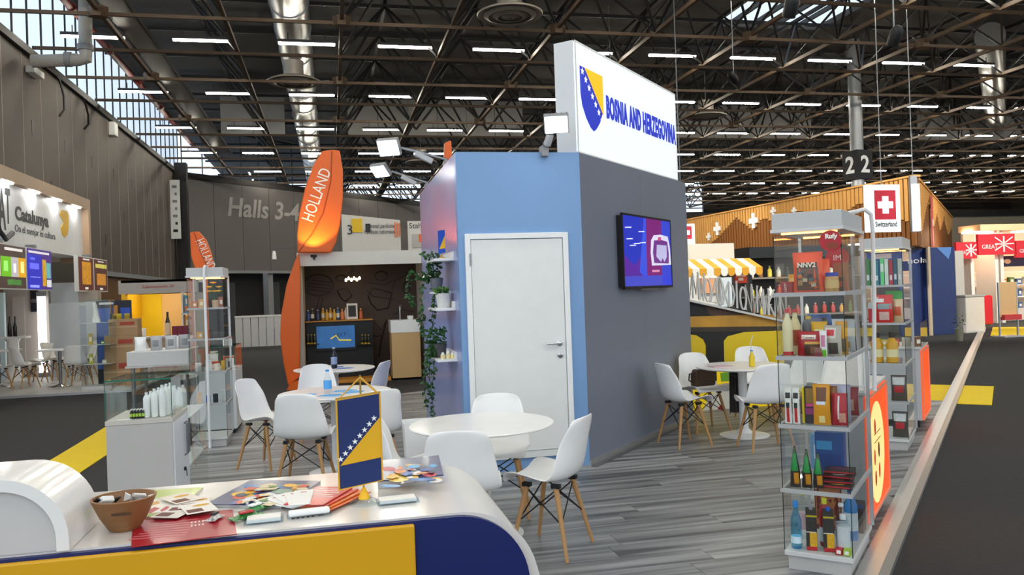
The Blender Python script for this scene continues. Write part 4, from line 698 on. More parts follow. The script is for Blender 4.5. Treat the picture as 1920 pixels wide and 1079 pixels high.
# ---------------------------------------------------------------- display cases on the left
r = thing('showcase_cabinet', 'white showcase cabinet with glass top left of the counter flag', 'cabinet', (-1.335, 5.2, 0))
cb = MB().box(0, .37, .0, .5, .06, .785).build('body', mat('b9b6b2', .5), r, bevel=.002); MB().box(.02, .35, .02, .48, 0, .06).build('plinth', dark, r); MB().box(-.003, .374, -.004, .504, .785, .81).build('top_board', mat('c6c1b8', .45), r)
dd = MB().box(.37, .378, .01, .49, .07, .78).build('door', mat('dfe3ea', .3), r)
for k in range(3):
    y = .33+.04*k; MB().tube([(.378, y, .52), (.395, y, .53), (.395, y, .72), (.378, y, .73)], .005, 6).build('handle', steel, dd, True)
MB().tube([(.378, .3, .44), (.39, .3, .44)], .012, 10).build('lock', black, dd); MB().tube([(.39, .3, .44), (.392, .31, .39)], .004, 5).build('key', steel, dd)
for q in ((0, .37, 0, .005), (0, .37, .495, .5), (0, .005, .005, .495), (.365, .37, .005, .495)): MB().box(*q, .812, 1.045).build('pane', GLASS, r)
MB().box(0, .37, 0, .5, 1.045, 1.051).build('top_pane', GLASS, r)
ge = mat('1f6a55', .2); MB().box(-.001, .371, -.002, .001, 1.043, 1.053).build('pane_edge', ge, r); MB().box(-.002, .002, -.002, .002, .812, 1.045).build('pane_edge', ge, r); MB().box(.368, .372, -.002, .002, .812, 1.045).build('pane_edge', ge, r)
for k in range(9): bottle('white bottle with a clear cap in the group inside the showcase cabinet', (-1.12+.045*(k % 3)+.012*(k//3), 5.27+.06*(k//3), .811), .15+.02*(k % 3), .02, mat('eef0ef', .3), mat('dfe4e6', .3), None, .16, 'white bottles in the showcase cabinet')
for k in range(10): bottle('tiny dark vial with green label inside the showcase cabinet', (-1.205+.017*(k % 5), 5.25+.03*(k//5), .811), .055, .0075, mat('15161a', .3), mat('e8e8e6', .4), mat('a8c84a', .5), .3, 'tiny vials in the showcase cabinet')
o = MB().box(-1.28, -1.2, 5.22, 5.25, .811, .813).build('price_card', white); tag(o, 'small white card with dark text in the showcase cabinet', 'card')
def case(lb, x0, x1, y0, y1, zb, zt, shelves=(), name='glass_case', body=True):
    r = thing(name, lb, 'display case', (x0, y0, 0)); w, d = x1-x0, y1-y0
    if body: MB().box(0, w, 0, d, .05, zb).build('body', mat('d9dbde', .4), r, bevel=.003); MB().box(.02, w-.02, .02, d-.02, 0, .05).build('plinth', dark, r)
    else: MB().box(0, w, 0, d, .0, zb).build('base', mat('c3c6c8', .4), r, bevel=.003)
    for q in ((0, w, 0, .005), (0, w, d-.005, d), (0, .005, .005, d-.005), (w-.005, w, .005, d-.005)): MB().box(*q, zb, zt).build('pane', GLASS, r)
    MB().box(0, w, 0, d, zt, zt+.006).build('top_pane', GLASS, r)
    for z in shelves: MB().box(.006, w-.006, .006, d-.006, z-.006, z).build('shelf', mat('d4dcdc', .2), r)
    MB().box(-.001, w+.001, -.002, .001, zt, zt+.008).build('pane_edge', ge, r)
    return r
case('tall narrow glass case right behind the white showcase cabinet', -1.335, -.97, 5.85, 6.55, .08, 1.02, (.4, .72), body=False)
for k in range(6): bottle('white lotion bottle on the upper shelf of the narrow glass case', (-1.2+.06*(k % 3), 6.1+.15*(k//3), .721), .18, .024, mat('e9eceb', .3), mat('dfe4e6', .3), None, .16, 'lotion bottles in the narrow glass case')
o = MB().tube([(-.9, 6.62, .01), (-.84, 6.66, .05), (-.8, 6.7, .03), (-.78, 6.75, .005)], .006, 6).build('power_cable', white, None, True); tag(o, 'short white power cable on the floor behind the counter', 'cable')
glass_tower('glass display tower with yellow flowers on the left of the stand', (-1.45, 8.8, 0), 0, .35, .45, (.45, .78, 1.12, 1.44))
o = MB().tube([(-1.27, 8.76, 0), (-1.27, 8.76, .9), (-1.275, 8.76, 1.8), (-1.27, 8.765, 1.86), (-1.27, 8.8, 1.872), (-1.27, 8.9, 1.872)], .014, 8).build('cable_hose', mat('e6e8e9', .4), None, True); tag(o, 'white cable hose running up the front of the left glass tower', 'hose')
r = thing('flower_bunch', 'bunch of yellow flowers on the top shelf of the left tower', 'flowers', (-1.2, 8.95, 1.44)); MB().lathe([(.03, 0), (.035, .08), (.03, .08)], 12).build('vase', mat('c8a98a', .5), r, True)
for k in range(7):
    x, y, z = .06*math.cos(k*.9)*(k > 0), .03*math.sin(k*.9), .17+.045*(k % 3); MB().tube([(0, 0, .06), (x*.6, y*.6, z*.7), (x, y, z)], .003, 5).build('stem', leafm[0], r); MB().lathe([(.006, -.01), (.032, .002), (.03, .008), (.008, .012)], 10, (x, y, z)).build('bloom', mat('e6c32a', .5), r, True)
for k, (x, y, z, hx) in enumerate(((-1.4, 8.95, 1.44, 'c87a4a'), (-1.33, 8.9, 1.44, 'e0b070'), (-1.16, 9.05, 1.44, 'b06a4a'), (-1.36, 8.92, 1.12, 'e0a860'), (-1.38, 8.9, .78, 'f0eeea'), (-1.28, 8.92, .78, 'dfe6ea'), (-1.2, 8.95, .78, 'f2e8d8'), (-1.15, 9.05, .78, 'cfa23a'), (-1.38, 8.92, .45, 'e6a21a'), (-1.3, 8.95, .45, '2a4ac0'), (-1.22, 8.9, .45, '2a2a2c'), (-1.15, 9.02, .45, 'd8dcdc'))):
    carton(('terracotta', 'sand', 'brick red', 'amber', 'white', 'pale grey', 'cream', 'ochre', 'yellow', 'blue', 'black', 'silver grey')[k]+' craft box on the %s shelf of the left tower' % {1.44: 'top', 1.12: 'second', .78: 'third', .45: 'lowest'}[z], (x, y, z), .2*k, .05, .04, .07+.02*(k % 3), hx, [(.25, .75, .3, .7, 'f4ece0')], 'box')
r = case('white cabinet with glass top right of the left glass tower', -1.5, -1.1, 9.65, 10.35, .72, .98)
p_ = carton('white and orange house shaped pack in the cabinet beside the left tower', (-1.2, 9.9, .721), .1, .12, .1, .14, 'f0ece4', [(0, .2, 0, 1, 'e05a1c'), (.2, 1, .85, 1, 'e05a1c'), (.45, .7, .1, .6, '3a3a3c')], 'pack'); carton('red and white oval pack in the cabinet beside the left tower', (-1.37, 9.85, .721), .1, .14, .1, .09, 'd8452a', [(.2, .8, .2, .7, 'f0d8c8')], 'pack'); pouch('white pouch in the cabinet beside the left tower', (-1.4, 10.1, .721), .1, .12, .16, .05, 'e9e8e4'); carton('small white and red box standing on the cabinet beside the left tower', (-1.2, 9.85, .987), .1, .1, .06, .1, 'f4f0ec', [(.0, 1, .8, 1, 'd8402a'), (.2, .8, .2, .5, 'e8e0d8')], 'box')
# tray counter with bags
a_ = at(250, 672, 9.6); r = thing('tray_counter', 'grey white tray counter with silver bags on top, far left', 'counter', (a_.x, 9.3, 0)); MB().box(0, .62, 0, .7, .84, .985).build('apron', mat('c4c5c4', .45), r, bevel=.004); MB().box(-.015, .635, -.015, .715, .82, .84).build('lip', mat('b9bab9', .45), r); MB().box(.0, .62, 0, .7, .985, .99).build('top_board', satin, r)
for x, y in ((.05, .05), (.57, .05), (.05, .65), (.57, .65)): MB().tube([(x, y, 0), (x, y, .82)], .02, 10).build('leg', steel, r)
MB().tube([(.25, .1, .82), (.28, .05, .7), (.4, .05, .72), (.45, .1, .82)], .006, 6).build('loose_cable', white, r, True)
for k, (x, hx, lb) in enumerate(((.11, 'eef0f0', 'white crumpled'), (.26, 'b4b7ba', 'silver'), (.4, 'c2c5c8', 'pale silver'), (.53, 'a9adb2', 'dark silver'))): pouch(lb+' bag on the grey white tray counter', (a_.x+x, 9.45+.06*k, .991), .1*k-.15, .125, .15, .08, hx, [(.25, .75, .25, .75, '#808488')] if k else [], rough=.35)
pouch('red trimmed white bag at the back of the tray counter', (a_.x+.5, 9.8, .991), 0, .2, .13, .06, 'e8e4e4', [(0, 1, .7, .8, 'c03040')])
# ---------------------------------------------------------------- roll-up, cartons, yellow kiosk
pl = MB().box(-12, -3.45, 15.42, 26, -.04, 0).build('floor_platform', mat('c9c9c6', .5, 0, .05, 3)); tag(pl, 'pale grey raised floor of the stand at far left', None, kind='structure'); MB().box(-12, -3.44, 15.4, 15.43, -.04, .004).build('edge', alu, pl)
a_, b_ = at(180, 565, 16.6), at(250, 700, 16.6); r = thing('poster_board', 'dark blue poster board with a bear-like rock picture behind cardboard boxes', 'poster'); MB().box(a_.x, b_.x, 16.58, 16.64, 0, a_.z).build('board', mat('1d2434', .5), r); W_ = b_.x-a_.x
r['label'] = 'dark blue poster board behind the cardboard boxes'
for (u0, u1, z0, z1, hx) in ((.02, .4, .3, 1.45, '3a62b8'), (.7, .98, .9, 1.45, '2f56c0'), (.4, .7, .95, 1.3, '223824'), (.5, .62, 1.2, 1.5, 'c8862a'), (.68, .98, 1.1, 1.13, 'c8a02a'), (.1, .5, 1.52, 1.56, 'e0e2e6')): MB().box(a_.x+W_*u0, a_.x+W_*u1, 16.57, 16.58, z0, z1).build('print', mat(hx, .5, 0, .2, 10), r)
case('tall empty looking glass display case in front of the poster board', -4.42, -3.92, 15.75, 16.15, .06, 1.6, (.45, .8, 1.2), body=False)
for k, (x, z, hx, h) in enumerate(((-4.3, .45, 'b8b43a', .18), (-4.3, .8, 'c8b040', .2), (-4.1, .8, '4a7a3a', .06), (-4.08, .45, 'c9c6b8', .06))): carton(('yellow green tall', 'golden tall', 'small green', 'small pale')[k]+' pack inside the tall glass display case', (x, 15.95, z), .2, .07, .07, h, hx, [(.2, .8, .3, .7, 'f0ead8')], 'pack')
o = MB().prism([(-.06, 0), (.06, 0), (.03, .14), (.0, .34), (-.04, .36), (-.03, .16)], -.05, .05).build('paper_bag', white); o.location = (-4.18, 15.9, 1.202); tag(o, 'white twisted paper bag on the top shelf of the tall glass display case', 'bag')
card = mat('b4936e', .7, 0, .1, 4)
for k, (px, w, h, z, lb) in enumerate((((228, 0), .62, .52, 0, 'bottom cardboard box of the stack by the poster board'), ((228, 0), .58, .42, .52, 'middle cardboard box with red print in the stack by the poster board'), ((232, 0), .5, .3, .94, 'top cardboard box with red print in the stack by the poster board'))):
    x = at(px[0], 650, 16.2).x; r = thing('cardboard_box', lb, 'box', (x, 16.365, z), .01*k); MB().box(-w/2, w/2, -.2, .18, 0, h).build('carton', card, r, bevel=.005); MB().box(-w/2, w/2, -.203, -.2, h*.48, h*.54).build('tape', mat('c9ac84', .4), r); MB().box(-.05, .2, -.203, -.2, h*.62, h*.82).build('print', mat('b04a3a', .6, 0, .4, 30), r)
jar('small yellow jar on the top cardboard box', (at(222, 600, 16.2).x, 16.25, 1.24), .05, .1, 'c8b43a', 'd8c83a'); jar('small olive jar beside the yellow jar on the cardboard box', (at(237, 600, 16.2).x, 16.25, 1.24), .05, .1, 'b4a43a', 'c8b83a')
KY = 18.0; k0, k1 = at(229, 535, KY), at(366, 535, KY); r = thing('yellow_kiosk', 'small kiosk with yellow glowing inside and a grey fascia with red letters', 'kiosk', (0, 0, 0)); x0, x1 = k0.x, k1.x
MB().box(x0-.05, x1+.05, KY-.1, KY+.1, 1.72, 2.0).build('fascia', mat('a9a49d', .5), r); text('Calamarando 22', mat('b0342c', .5), r, ((x0+x1)/2, KY-.105, 1.86), .06, width=.62)
MB().box(x0, x0+.08, KY-.1, KY+1.4, 0, 1.72).build('side_wall', yellow, r); MB().box(x1-.08, x1, KY-.1, KY+1.4, 0, 1.72).build('side_wall', mat('b9b4ac', .5), r); MB().box(x0, x1, KY+1.32, KY+1.4, 0, 1.72).build('rear_wall', mat('ecc07a', .5), r); MB().box(x0, x0+.5, KY+1.3, KY+1.32, 0, 1.72).build('yellow_panel', mat('f0cc10', .5), r); MB().box(x0, x1, KY-.1, KY+1.4, 1.95, 2.0).build('roof', satin, r)
MB().box(x0+.1, x1-.1, KY-.05, KY+.35, 0, .78).build('counter', mat('b49c80', .5), r); MB().box(x0+.05, x1-.05, KY-.1, KY+.4, .78, .82).build('counter_top', lgrey, r); MB().box(x0+.6, x1-.5, KY+.3, KY+.5, 1.9, 1.94).build('glow_panel', mat('fff2d8', .4, emit=32), r)
sx0, sx1 = at(341, 560, KY+.3).x, x1-.1; MB().box(sx0, sx0+.03, KY+.2, KY+.5, .82, 1.72).box(sx0, sx1, KY+.2, KY+.5, 1.25, 1.28).build('rack', white, r)
for k, (u, z, hx) in enumerate(((.25, 1.28, '4aa0d8'), (.75, 1.28, 'f0d010'), (.25, .83, 'e0a848'), (.75, .83, '8fb8dc'))): carton(('blue and orange', 'yellow', 'honey coloured', 'pale blue')[k]+' picture box in the rack of the yellow kiosk', (sx0+.05+(sx1-sx0-.06)*u, KY+.36, z+.002), 0, (sx1-sx0)*.36, .15, .38, hx, [(.1, .9, .1, .4, '#e0783a' if k == 0 else '#f0e8c0'), (.3, .7, .5, .8, 'f4f0e8')], 'box')
bottle('dark wine bottle with white label on the yellow kiosk counter', (at(313, 590, KY).x, KY+.05, .82), .5, .055, mat('1c1a18', .2), mat('2a2220', .4), mat('e6d4b4', .5), .4, lz=(.05, .55))
for k in range(3): carton('maroon gift bag on the yellow kiosk counter, %s of three' % ('left', 'middle', 'right')[k], (at(324+10*k, 600, KY-.2).x, KY-.0, .82), 0, .1, .1, .2, '7a1a34', [], 'gift bag')
pouch('white paper bag at the left end of the yellow kiosk counter', (at(262, 600, KY).x, KY+.05, .82), .2, .22, .18, .1, 'e8e6e4')
bottle('tall white vase standing in front of the yellow kiosk', (at(270, 640, 17.2).x, 17.2, 0), .85, .1, white, white, None, .2)
# ---------------------------------------------------------------- far left stand with the big white sign
CX = -5.5; r = thing('sign_wall', 'white lit sign wall with tan frame and black lettering at far left', 'sign'); y0, y1 = 13.2, 20.1
MB().box(CX-.5, CX-.02, y0, y1, 2.62, 3.75).build('sign_panel', mat('e6e9ea', .5), r)
MB().box(CX-.5, CX+.12, y0, y1, 3.72, 3.95).build('frame_top', mat('b89a7c', .5), r); MB().box(CX-.5, CX+.12, y1, y1+.16, 2.5, 3.95).build('frame_side', mat('b89a7c', .5), r)
for k in range(5):
    y = 14.3+1.3*k; MB().box(CX+.0, CX+.1, y-.12, y+.12, 3.69, 3.72).build('spot_lamp', mat('ffffff', .4, emit=42), r)
tx = lambda s, px0, px1, py, h, c, b=0: text(s, c, r, (CX-.015, (atX(px0, py, CX).y+atX(px1, py, CX).y)/2, h[0]), h[1], rz=math.pi/2, width=abs(atX(px1, py, CX).y-atX(px0, py, CX).y), bold=b)
ink = mat('1c2228', .5); tx('Catalunya', 30, 92, 405, (3.22, .24), ink, .012); tx('On el menjar és cultura', 30, 105, 440, (2.95, .13), mat('4a4e52', .5))
yy = lambda px: atX(px, 400, CX).y
MB().prism([(atX(x, y, CX).y, atX(x, y, CX).z) for x, y in ((117, 393), (128, 397), (130, 405), (130, 430), (128, 440), (123, 446), (118, 440), (115, 428), (121, 417), (113, 403))], CX-.02, CX-.012, 'x').build('yellow_emblem', mat('e8b81a', .5), r)
MB().tube([(CX-.012, yy(-10), 3.2), (CX-.012, yy(-2), 2.85), (CX-.012, yy(10), 2.72), (CX-.012, yy(23), 2.85)], .05, 8).build('curved_stroke', ink, r, True); text('T', ink, r, (CX-.015, yy(17), 3.28), .6, rz=math.pi/2, width=.22, bold=.02); text('A', ink, r, (CX-.015, yy(6), 3.2), .7, rz=math.pi/2, width=.3, bold=.02)
def menu(lb, px0, px1, panels):
    r = thing('menu_screen', lb, 'screen'); X = -5.3; ya, yb = atX(px0, 470, X).y, atX(px1, 470, X).y; MB().box(X-.08, X, ya, yb, 1.83, 2.6).build('case', satin, r)
    MB().box(X-.25, X-.06, (ya+yb)/2-.05, (ya+yb)/2+.05, 2.45, 2.68).build('bracket', steel, r)
    for u0, u1, v0, v1, hx in panels: MB().box(X, X+.006+.002*(v1-v0 < .9), ya+(yb-ya)*u0, ya+(yb-ya)*u1, 1.83+.77*v0, 1.83+.77*v1).build('picture', mat(hx.lstrip('#'), .3, 0, .6 if hx[0] == '#' else .05, 12, emit=.45), r)
menu('wide menu screen with green, white and yellow dish pictures', -30, 48, [(.0, .98, .03, .97, '#4a3a34'), (.0, .12, .28, .72, 'e05a2a'), (.12, .34, .28, .72, 'e8e4dc'), (.36, .6, .28, .72, '74c818'), (.6, .78, .28, .72, 'c9c4cc'), (.78, .98, .28, .72, 'f0b010'), (.42, .52, .4, .62, 'f4f4ee'), (.84, .93, .38, .64, 'f4f0e0'), (.66, .72, .38, .58, 'eeeef0'), (.45, .9, .86, .92, 'f4f2ee'), (.5, .85, .1, .22, '#4a8a3a')])
menu('blue and purple menu screen with drink pictures', 50, 95, [(.0, 1, .02, .98, '4a2a8a'), (.0, .55, .02, .85, '2a30c8'), (.05, .9, .88, .93, 'f0eef6'), (.08, .45, .5, .64, 'e8e8f4'), (.1, .3, .72, .77, 'e8e8f4'), (.08, .45, .06, .12, 'e8e8f4'), (.1, .5, .3, .32, 'e8e8f4'), (.6, .75, .1, .75, '#e0a028'), (.75, .95, .3, .68, '#6ab8b8'), (.78, .97, .08, .26, 'e6ecec')])
menu('brown menu screen with golden dishes, right one of the row', 145, 200, [(.02, .48, .03, .97, '5a2a1c'), (.52, .98, .03, .97, '4f2c24'), (.12, .4, .2, .85, '#c88a1a'), (.56, .96, .72, .84, '#e0c85a'), (.6, .92, .2, .55, '#c8842a'), (.15, .36, .9, .94, 'e8e4e0'), (.65, .86, .9, .93, 'e8e4e0'), (.2, .3, .06, .12, 'e8e4e0'), (.7, .8, .06, .12, 'e8e4e0')])
taupe = mat('a39a92', .6); o = MB().box(at(8, 600, 19.4).x, at(92, 600, 19.4).x, 19.4, 19.5, 0, 1.95).build('wall_taupe', taupe); tag(o, 'taupe wall with a flush door on the far left stand', None, kind='structure'); MB().box(at(25, 600, 19.4).x, at(47, 600, 19.4).x, 19.37, 19.4, .05, 1.75).build('door_leaf', mat('aaa199', .6), o)
o = MB().box(-9.5, at(8, 600, 19).x, 19, 19.1, 0, 1.85).build('wall_white', mat('d4ecf4', .5)); tag(o, 'white wall at the left picture edge', None, kind='structure')
o = MB().box(at(92, 600, 19.1).x, at(181, 600, 19.1).x, 19.1, 19.18, 0, 1.59).build('partition', mat('cdd6de', .5)); tag(o, 'pale blue grey partition behind the far left chairs', 'partition')
o = MB().box(at(92, 520, 19.9).x, at(146, 520, 19.9).x, 19.95, 20.05, 0, 2.05).build('wall_inner', mat('e4eaee', .5)); tag(o, 'white inner wall of the far left stand', None, kind='structure')
o = MB().box(at(92, 520, 21.5).x, at(146, 520, 21.5).x, 21.5, 21.6, 0, 2.6).build('wall_olive', mat('6d6c62', .6)); tag(o, 'olive grey rear wall of the far left stand', None, kind='structure')
o = MB().box(at(147, 560, 19.6).x, at(183, 560, 19.6).x, 19.6, 19.9, 0, 1.85).build('wall_pier', taupe); tag(o, 'taupe pier under the brown menu screen', None, kind='structure')
o = MB().box(at(55, 560, 19.3).x, at(70, 560, 19.3).x, 19.35, 19.398, 1.42, 1.92).build('wall_screen', mat('15161c', .3, emit=.05), None, bevel=.01); tag(o, 'small dark screen on the taupe wall', 'screen'); MB().box(at(57, 560, 19.3).x, at(68, 560, 19.3).x, 19.342, 19.35, 1.62, 1.7).build('print', mat('4a4248', .4), o)
r = thing('light_column', 'white glowing light column beside the taupe wall', 'lamp', (at(77, 600, 19.2).x, 19.25, 0)); MB().box(-.07, .07, -.05, .05, .1, 1.75).build('diffuser', mat('ffffff', .4, emit=2.5), r); MB().box(-.08, .08, -.06, .06, 0, .1).build('foot', steel, r); MB().box(-.08, .08, -.06, .06, 1.75, 1.85).build('head', mgrey, r)
r = thing('bar_stand', 'white pedestal with bottles in front of the taupe wall', 'pedestal', (at(24, 640, 18.7).x, 18.7, 0)); MB().lathe([(.2, 0), (.16, .03), (.12, .2), (.11, .8), (.16, .88)], 20).build('column', white, r, True); MB().box(-.22, .3, -.15, .15, .88, .92).build('top_board', satin, r)
for k in range(2): bottle('dark bottle on the white pedestal, %s one' % ('left', 'right')[k], (at(18+10*k, 600, 18.7).x, 18.7, .92), .42, .04, mat('1b1d1c', .25), mat('2a2a2a', .4), None, .45)
def cafe(px, py, fx, fy, lb): p = gr(px, py, 0); chair(p.x, p.y, fx, fy, lb, 'pale shell chairs of the far left stand', 0, 1.0)
cafe(48, 728, .5, .5, 'pale shell chair at the far left stand, seen from behind, second from the picture edge'); cafe(-6, 733, .4, .8, 'pale shell chair cut by the left picture edge'); cafe(76, 718, -.9, -.1, 'white shell chair turned left at the far left stand'); cafe(148, 726, .1, 1, 'grey white shell chair with its back to the camera in front of the pale partition'); cafe(162, 712, -.8, -.5, 'shell chair turned to the left, close to the pale partition'); cafe(104, 713, .9, -.2, 'shell chair furthest back beside the pale partition')
for k, (px, py, lb) in enumerate(((122, 722, 'cafe table with chrome foot left of the grey white chair'), (25, 726, 'cafe table with chrome foot at the far left chairs'))):
    p = gr(px, py, 0); r = thing('cafe_table', lb, 'table', ((p.x, p.y-.25, 0) if not k else (-6.35, 17.45, 0))); MB().box(-.33, .33, -.27, .27, .68, .71).build('table_top', white, r, bevel=.01); MB().tube([(0, 0, .02), (0, 0, .68)], .03, 12).build('column', steel, r, True); MB().lathe([(.22, 0), (.2, .012), (.05, .04), (.03, .06)], 24).build('foot_plate', chrome, r, True)
# ---------------------------------------------------------------- orange leaves and the dark kiosk
HY = 14.55; HL = 14.37
def leafobj(lb, pts, Y, th, letters=None, fold=None):
    r = thing('leaf_sign', lb, 'sign', (0, Y, 0)); P = [(at(x, y, Y).x, at(x, y, Y).z) for x, y in pts]; P = [(a, max(b, -.035)) for a, b in P]
    MB().prism(P, 0, th).build('leaf_blade', mat('e8650c', .4, 0, .05, 2), r, bevel=.02)
    if fold:
        q = [at(x, y, Y) for x, y in fold]; MB().tube([(p.x, -.004, p.z) for p in q], .012, 5).build('fold_seam', mat('b04a08', .5), r, True)
    return r
big = leafobj('big orange leaf sign with white lettering above the dark kiosk', [(604, 283), (622, 281), (637, 282), (643, 320), (643, 370), (638, 420), (630, 455), (620, 474), (558, 474), (557, 440), (561, 400), (572, 352), (588, 308)], HL, .14, fold=[(622, 284), (620, 340), (606, 400), (585, 440), (560, 472)])
p0, p1 = at(577, 414, HL), at(612, 318, HL); d_ = p1-p0; text('HOLLAND', white, big, ((p0.x+p1.x)/2, -.004, (p0.z+p1.z)/2), .2, width=d_.length, ry=math.atan2(d_.z, d_.x), d=.004)
low = leafobj('lower orange leaf curving down beside the dark kiosk to the floor', [(560, 474), (552, 492), (537, 535), (527, 590), (525, 632), (531, 680), (540, 724), (562, 708), (563, 600), (563, 500)], HL-.005, .16)
MB().prism([(at(540, 722, HY).x, -.03), (at(566, 712, HY).x, -.03), (at(566, 712, HY).x, .12), (at(545, 712, HY).x, .06)], -.3, .0).build('foot', orange, low)
r = leafobj('small orange leaf sign far behind the left glass tower', [(356, 436), (372, 434), (386, 450), (396, 475), (402, 506), (366, 506), (358, 480)], 20, .14, fold=[(364, 436), (375, 470), (390, 504)])
p0, p1 = at(373, 450, 20), at(397, 503, 20); MB().box(-2.95, -2.85, .03, .11, -.04, 2.4).build('pole', orange, r); d_ = p1-p0; text('HOLLAND', white, r, ((p0.x+p1.x)/2, -.004, (p0.z+p1.z)/2), .2, width=d_.length, ry=math.atan2(d_.z, d_.x), d=.004)
leafobj('tip of an orange leaf rising behind the blue cabin', [(833, 300), (834, 268), (846, 263), (848, 300)], 14.6, .14)
MB().box(at(833, 300, 14.6).x+.03, at(848, 300, 14.6).x-.02, .03, .11, -.04, 3.7).build('stem', orange, [o for o in C.objects if o.get('label') == 'tip of an orange leaf rising behind the blue cabin'][0])
u_ = bpy.data.lights.new('uplight', 'SPOT'); u_.energy = 40; u_.color = (1, .78, .3); u_.spot_size = 1.6; u_.shadow_soft_size = .05
r = thing('uplight', 'small warm uplight at the foot of the big orange leaf', 'lamp', (-.28, HL-.3, 2.24)); MB().lathe([(.05, -.045), (.055, .0), (.045, .0)], 14).build('housing', dark, r, True); MB().box(-.015, .015, 0, HY-HL+.3, -.06, -.03).build('bracket', dark, r); lo = bpy.data.objects.new('bulb', u_); C.objects.link(lo); lo.parent = r; lo.location = (0, 0, .03); lo.rotation_euler = (math.radians(160), 0, 0)
kx0, kx1 = -.58, 1.6; r = thing('dark_kiosk', 'kiosk with white fascia and dark brown patterned rear wall', 'kiosk', (0, 0, 0)); cream = mat('dcdad4', .5)
MB().box(kx0, kx1, HY, HY+.12, 2.07, 2.31).build('fascia', cream, r); MB().box(kx0, kx0+.06, HY, HY+.06, 0, 2.07).build('post', lgrey, r); MB().box(kx0+.02, kx0+.08, HY+.12, 16, 0, 2.2).build('side_wall', mat('c9b79a', .5), r); MB().box(kx1+.03, kx1+.12, HY, 16, 0, 2.25).build('side_wall', cream, r); MB().box(kx0, kx1+.12, HY+.12, 16, 2.24, 2.3).build('roof', cream, r)
bw = MB().box(kx0+.08, kx1+.03, 15.9, 16, 0, 2.24).build('rear_wall', mat('4d3a2e', .6, 0, .08, 2), r); ln = mat('2c2019', .6)
def draw(pts, cl=False, n=1): q = [at(x, y, 15.88) for x, y in pts]+([at(*pts[0], 15.88)] if cl else []); MB().tube([(p.x, 15.895, p.z) for p in q], .012, 4).build('line_drawing', ln, bw)
draw(arc(597, 535, 28, 0, 350, 16, 20), True)
for k in range(4): draw([(575, 525+6*k), (620, 530+6*k)])
draw([(600, 556), (590, 590), (598, 592), (606, 558)]); draw([(690, 555), (700, 540), (735, 550), (728, 578), (708, 582), (696, 570)], True); draw([(688, 545), (700, 556), (740, 562)]); draw([(735, 545), (740, 528)]); draw([(690, 530), (720, 535), (765, 515), (775, 510)]); draw(arc(640, 522, 10, 0, 350, 10, 6), True); draw(arc(715, 518, 12, 0, 350, 10, 9), True); draw([(632, 545), (650, 540), (660, 555), (648, 566), (640, 560)], True); draw([(700, 600), (715, 620), (725, 600), (715, 640), (710, 670)]); draw([(690, 625), (705, 632), (722, 628)]); draw([(740, 590), (755, 580), (776, 585)]); draw([(750, 600), (752, 580)]); draw(arc(762, 540, 6, 0, 350, 10, 12), True)
MB().box(kx0+.1, .72, 15.25, 15.85, 0, 1.06).build('black_counter', black, r); MB().box(kx0+.09, .73, 15.2, 15.86, 1.06, 1.08).build('counter_top', mat('c8862a', .5), r)
MB().box(-.48, 1.0, 14.75, 15.2, -.035, .03).build('floor_board', mat('d08a2c', .5), r)
tp = [at(593, 613, 15.2), at(666, 651, 15.2)]; t_ = thing('television', 'small blue television on the black counter of the dark kiosk', 'television'); MB().box(tp[0].x-.03, tp[1].x+.03, 15.2, 15.249, tp[1].z-.05, tp[0].z+.02).build('case', black, t_); s_ = MB().box(tp[0].x, tp[1].x, 15.195, 15.2, tp[1].z, tp[0].z).build('screen', mat('336aa8', .3, 0, .25, 6, emit=.3), t_); text('LEKT', mat('1c3a7a', .4), s_, ((tp[0].x+tp[1].x)/2+.08, 15.193, (tp[0].z+tp[1].z)/2+.03), .07, name='picture'); MB().tube([(tp[0].x+.25, 15.19, tp[1].z+.17), (tp[0].x+.35, 15.19, tp[1].z+.23), (tp[0].x+.4, 15.19, tp[1].z+.14), (tp[0].x+.62, 15.19, tp[1].z+.13)], .012, 5).build('picture', mat('e8d23a', .4, emit=.4), s_)
for k in range(11):
    hx = ('2a4a8a', '3a3a40', '2c3c5a', 'd09a2a', 'd0a030', 'cf9428', 'd8a838', '3a6a9a', 'd87a3a', 'e0d8cc', 'c8642a')[k]; bottle(('blue topped jar bottle', 'black jar bottle', 'slate bottle', 'amber bottle', 'golden bottle', 'honey bottle', 'pale gold bottle', 'steel blue bottle', 'orange bottle', 'white capped bottle', 'copper bottle')[k]+' in the row on top of the black kiosk counter', (at((578, 586, 596, 606, 613, 620, 627, 634, 642, 649, 677)[k], 600, 15.5).x, 15.5+.04*(k % 2), 1.08), .2+.03*(k % 2), .035, mat(hx, .3), mat('e0c080' if k > 2 else 'b8c4d8', .4), mat('f0e8d8', .5) if k % 2 else None, .3)
for k in range(6):
    q = at((578, 584, 590, 679, 685, 691)[k], 638, 15.2); bottle('golden capped dark bottle fixed to the counter front %s the television' % ('left of' if k < 3 else 'right of'), (q.x, 15.15, q.z-.07), .17, .026, mat('2a2a18', .3), mat('e0b83a', .4), mat('c8a02a', .5), .3, 'bottles %s the kiosk television' % ('left of' if k < 3 else 'right of'), lz=(.0, .15))
for k, px in enumerate((584, 685)): q = at(px, 638, 15.2); o = MB().box(max(q.x-.14, -.478), q.x+.14, 15.11, 15.249, q.z-.085, q.z-.07).build('bottle_ledge', black); tag(o, 'small black ledge carrying golden capped bottles %s the kiosk television' % ('left of', 'right of')[k], 'shelf')
